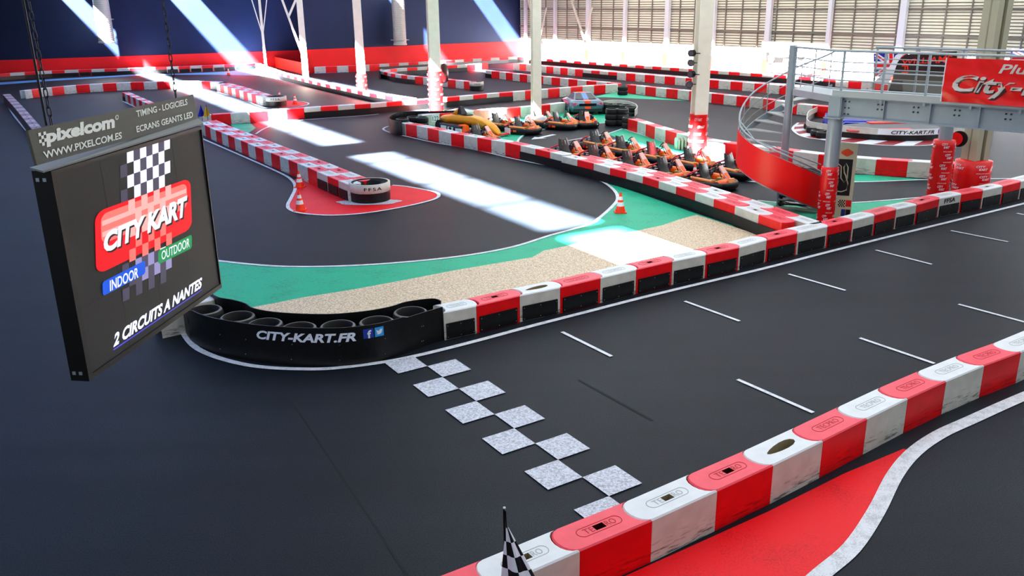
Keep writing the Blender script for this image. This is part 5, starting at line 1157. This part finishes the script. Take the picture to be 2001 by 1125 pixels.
# bench slats at the foot of the stair
bp_ = G(1562, 412); be = empty('slatted_step', 'low slatted dark bench at the foot of the spiral stair', 'bench', loc=(bp_.x, bp_.y, 0), rz=-.35)
for k in range(4):
    mb = MB(); mb.box((-.62, -.05 + .17 * k - .1, .07 + .075 * k), (.62, .06 + .17 * k - .1, .11 + .075 * k), mat('slat_grey', (.70, .70, .64), .5) if k % 2 == 0 else DARK); mb.build('slat', be)
mb = MB()
for x in (-.55, .55): mb.hexa([(x - .03, -.15, 0), (x + .03, -.15, 0), (x + .03, .5, 0), (x - .03, .5, 0)], [(x - .03, -.15, .07), (x + .03, -.15, .07), (x + .03, .5, .30), (x - .03, .5, .30)], DARK)
mb.build('side_frame', be)

# ------------------------------------------------------------------ round island on the right
IS = smooth([G(*q) for q in [(1600, 226), (1581, 236), (1576, 248), (1579, 257), (1600, 262), (1641, 267.5), (1716, 274), (1783, 275.5), (1843, 272.5), (1900, 265), (1940, 255)]], 5)
isl = empty('island_barrier', 'low curved barrier with black base and white band lettered CITY-KART.FR under the bridge', 'barrier')
def rib2(pts, z0, z1, m, nm): return ribbon(nm, pts, z0, z1, .04, m, None, None, parent=isl)
rib2(IS, 0, .24, RUBBER, 'black_base'); rib2(IS, .24, .50, WHITE, 'white_band')
LI_ = [0]
for a, b in zip(IS, IS[1:]): LI_.append(LI_[-1] + (b - a).length)
def on_is(d, z, off=.05):
    j = max(i for i in range(len(LI_) - 1) if LI_[i] <= d); t = (d - LI_[j]) / (LI_[j + 1] - LI_[j]); p = IS[j].lerp(IS[j + 1], t); e = (IS[j + 1] - IS[j]).normalized(); return V((p.x + e.y * off, p.y - e.x * off, z))
def is_at(px, z=.35): return min((abs(px_of(on_is(k * .04, z))[0] - px), k * .04) for k in range(int(LI_[-1] / .04) - 1) if px_of(on_is(k * .04, z))[1] > 240)[1]
d0, d1, d2 = is_at(1742), is_at(1826), is_at(1716); mb = MB(); n = 12
mb.loft([[on_is(d2 + (is_at(1842) - d2) * k / n, zz, .05) for k in range(n + 1)] for zz in (.26, .49)], WHITEP, closed=False)
put_text(mb, 'CITY-KART.FR', lambda s, t: on_is(d0 + (d1 - d0) * s, .29 + .15 * t, .06), BLACK, .25, .015)
e0, e1 = is_at(1833), is_at(1840); mb.quad(*[on_is(x, z, .058) for x, z in ((e0, .29), (e1, .29), (e1, .45), (e0, .45))], FBB); put_text(mb, 'f', lambda s, t: on_is(e0 + (e1 - e0) * (.35 + .4 * s), .29 + .14 * t, .064), WHITEP, bold=.03)
mb.build('lettering_sheet', isl)
kb = [G(*q) for q in [(1560, 240), (1549, 252), (1566, 266), (1600, 272.5), (1641, 277), (1716, 283), (1783, 284.5), (1840, 281.5), (1900, 275)]]; kb = resample(smooth(kb, 5), 16); IB = resample(IS[6:46], 16)
for m, odd, nm in ((P_DARKRED, 0, 'dark red'), (P_WHITE, 1, 'white')):
    mb = MB()
    for i in range(odd, 16, 2): mb.quad(*[V((q.x, q.y, .008)) for q in (kb[i], kb[i + 1], IB[i + 1], IB[i])], m)
    tag(mb.build('kerb_paint'), '%s kerb stripes painted round the low island' % nm, 'kerb', None, 'structure')
line('track_edge_line', [(1560, 240), (1549, 252), (1566, 266), (1600, 272.5), (1641, 277.3), (1716, 283.4), (1783, 285), (1840, 282), (1900, 275)], .12, 'white line round the low island kerb')
for i, q in enumerate([(1586, 233), (1592, 240), (1600, 246), (1611, 249)]):
    p = G(q[0], q[1], .45); tyre(p, 0, 'pale-rimmed tyre, %s from the left inside the low island' % ORD[i], 'tyres in the low island'); 
    o = C.objects[-1]
BLU = mat('wing_blue', (.06, .10, .62), .3); p = G(1668, 250); wg = empty('blue_show_wing', 'blue race car front wing lying in the low island', 'car part', loc=(p.x, p.y + .4, 0))
mb = MB(); mb.hexa([(-1.3, -.3, 0), (1.5, -.3, 0), (1.2, .5, 0), (-1.2, .5, 0)], [(-1.2, -.2, .35), (.9, -.2, .28), (.9, .4, .42), (-1.1, .4, .62)], BLU); mb.build('wing', wg)
mb = MB(); mb.tube([(-.55, -.30, .12), (-.4, -.31, .26), (.6, -.31, .22), (.75, -.30, .10)], .025, mat('wing_pale', (.55, .65, .95), .3)); mb.build('trim_edge', wg)
mb = MB(); p = G(1740, 258, .3); mb.lathe([(1.5, 0), (1.5, .28), (1.4, .3), (0, .3)], mat('grey_top', (.40, .41, .43), .6), 30, M=Matrix.Translation((p.x + .6, p.y + 1.6, 0)) @ Matrix.Diagonal((1.5, 1, 1, 1))); tag(mb.build('low_platform'), 'low grey platform inside the curved island', 'platform')
for i, (q, w_) in enumerate((((1720, 254), 1.4), ((1740, 239), 1.0))):
    p = G(q[0], q[1], .34); mb = MB(); mb.box((p.x - w_, p.y - .2, .30), (p.x + w_, p.y + .3, .36), mat('faded_red', (.85, .35, .33), .5)); tag(mb.build('red_plank'), 'faded red plank on the low platform, %s' % ('nearer the lettering' if i == 0 else 'further back'), 'plank')

# ------------------------------------------------------------------ show stand, flags and picture panel by the white wall
def UJ(u0, v0, u1, v1, o_, label):
    P = lambda s, t, off=0: HIT(u0 + (u1 - u0) * s, v0 + (v1 - v0) * (1 - t), o_ - wC_n * off, wC_n)
    UB = mat('flag_royal', (.10, .13, .60), .6); UW = mat('flag_cloth_white', (.93, .93, .95), .6); UR = mat('flag_scarlet', (.85, .08, .15), .6); mb = MB()
    mb.quad(P(0, 0), P(1, 0), P(1, 1), P(0, 1), UB)
    def st(a, b, w, m, off):
        (x0, y0), (x1, y1) = a, b; L = math.hypot((x1 - x0) * 2, y1 - y0); nx, ny = -(y1 - y0) / L * w / 2, (x1 - x0) * 2 / L * w
        mb.quad(P(x0 - nx, y0 - ny, off), P(x1 - nx, y1 - ny, off), P(x1 + nx, y1 + ny, off), P(x0 + nx, y0 + ny, off), m)
    for a, b in (((.05, .05), (.95, .95)), ((.05, .95), (.95, .05))): st(a, b, .10, UW, .02); st(a, b, .035, UR, .03)
    for w, m, off in ((.17, UW, .04), (.10, UR, .05)):
        mb.quad(P(.5 - w / 2, 0, off), P(.5 + w / 2, 0, off), P(.5 + w / 2, 1, off), P(.5 - w / 2, 1, off), m); mb.quad(P(0, .5 - w * .9, off + .002), P(1, .5 - w * .9, off + .002), P(1, .5 + w * .9, off + .002), P(0, .5 + w * .9, off + .002), m)
    tag(mb.build('wall_flag'), label, 'flag', 'union flags on the white wall')
so = wC_o - wC_n * 2.8; SPt = lambda u, v, off=0: HIT(u, v, so - wC_n * off, wC_n)
UJ(1707, 104, 1775, 150, so + wC_n * .15, 'union flag on the white wall left of the black show stand'); UJ(1974, 96, 2040, 130, so + wC_n * .15, 'union flag at the right end of the white wall above the banner')
st_ = empty('show_stand', 'black show stand with orange-red WILLIAMS lettering and a white swoosh', 'stand')
SBK = mat('stand_black', (.03, .03, .035), .35); ORR = mat('stand_lettering', (1.0, .22, .10), .4, emit=.35)
prof = [(1732, 190), (1745, 150), (1752, 122), (1768, 108), (1795, 103), (1870, 100), (1870, 190)]
mb = MB(); F_ = [SPt(*q) for q in prof]; B_ = [q + wC_n * 1.2 for q in F_]; n = len(F_); mb.add(F_ + B_, [tuple(range(n))] + [(i, i + n, (i + 1) % n + n, (i + 1) % n) for i in range(n)], SBK); mb.build('body', st_)
mb = MB(); mb.add([SPt(*q, .03) for q in [(1706, 162), (1722, 146), (1738, 130), (1750, 108), (1764, 101), (1790, 100), (1764, 107), (1754, 122), (1744, 150), (1735, 166)]], [tuple(range(10))], WHITEP); mb.build('white_swoosh', st_)
mb = MB(); mb.add([SPt(*q, .02) for q in [(1764, 157), (1850, 158), (1850, 186), (1764, 186)]], [(0, 1, 2, 3)], mat('stand_grey', (.40, .41, .40), .5)); mb.build('grey_panel', st_)
wt = [SPt(*q, .03) for q in [(1763, 125), (1861, 123), (1861, 107), (1763, 117)]]; mb = MB(); put_text(mb, 'WILLIAMS', bil(*wt), ORR, .15, .02)
wt = [SPt(*q, .03) for q in [(1762, 144), (1775, 144), (1775, 126), (1762, 126)]]; put_text(mb, 'F1', lambda s, t: bil(*wt)(t, 1 - s), ORR, 0, .03); mb.build('lettering', st_)['label'] = 'glowing orange-red WILLIAMS lettering'
po = wC_o - wC_n * .35; PP = lambda u, v, off=0: HIT(u, v, po - wC_n * off, wC_n)
pn = empty('picture_panel', 'tall white panel with a grey race car drawing on the louvred wall', 'panel')
mb = MB(); q = [PP(1487, 139), PP(1613, 147), PP(1611, 85), PP(1489, 80)]; mb.hexa([v + wC_n * .1 for v in q], q, WALLWHITE); mb.build('board', pn)
DG = mat('drawing_grey', (.02, .022, .025), .5); DR = mat('drawing_outline', (.05, .052, .055), .5); mb = MB()
mb.add([PP(*c, .01) for c in c4([(455, 320), (560, 325), (630, 318), (720, 340), (800, 320), (820, 300), (800, 370), (720, 350), (570, 340), (560, 390), (445, 390)], 1440, 60, 6.25)], [tuple(range(11))], DG)
for cx in (415, 850): mb.tube([PP(*c4([(cx + 38 * math.cos(a), 355 + 48 * math.sin(a))], 1440, 60, 6.25)[0], .02) for a in [2 * PI * k / 18 for k in range(18)]], .05, DR, n=5, closed=True)
mb.add([PP(*c, .01) for c in c4([(352, 262), (398, 262), (398, 300), (375, 310), (375, 385), (355, 385), (358, 310)], 1440, 60, 6.25)], [tuple(range(7))], DG); mb.build('race_car_drawing', pn)

# ------------------------------------------------------------------ bits by the kart column
for i, px in enumerate((1323, 1329.5, 1336)):
    p = G(px, 292); r = empty('seat_insert', 'upright grey foam seat insert, %s from the left beside the wrapped column' % ORD[i], 'cushion', loc=(p.x, p.y, 0), rz=.15, group='seat inserts by the column')
    mb = MB(); mb.loft([[(-.055, -.2, z), (.055, -.2, z), (.055, .2, z), (-.055, .2, z)] for z in (0, .40)] + [[(-.05, -.14, .48), (.05, -.14, .48), (.05, .14, .48), (-.05, .14, .48)]], mat('foam_grey', (.66, .66, .60), .7), smooth=False); mb.build('foam', r)
    mb = MB(); mb.box((-.06, -.205, .02), (-.045, -.19, .40), BLACK); mb.box((.045, -.205, .02), (.06, -.19, .40), BLACK); mb.build('piping', r)
p = G(1392, 312); mb = MB(); mb.loft([[(.38 * x, .3 * y, z) for x, y in ((-1, -1), (1, -1), (1, 1), (-1, 1))] for z in (0,)] + [[(.33 * x - .05, .27 * y, .62) for x, y in ((-1, -1), (1, -1), (1, 1), (-1, 1))], [(.26 * x - .05, .2 * y, .66) for x, y in ((-1, -1), (1, -1), (1, 1), (-1, 1))]], WHITEP, smooth=False)
o = mb.build('white_tub', None, (p.x, p.y, 0)); o.rotation_euler = (0, .12, .4); tag(o, 'white plastic tub behind the karts right of the wrapped column', 'tub')
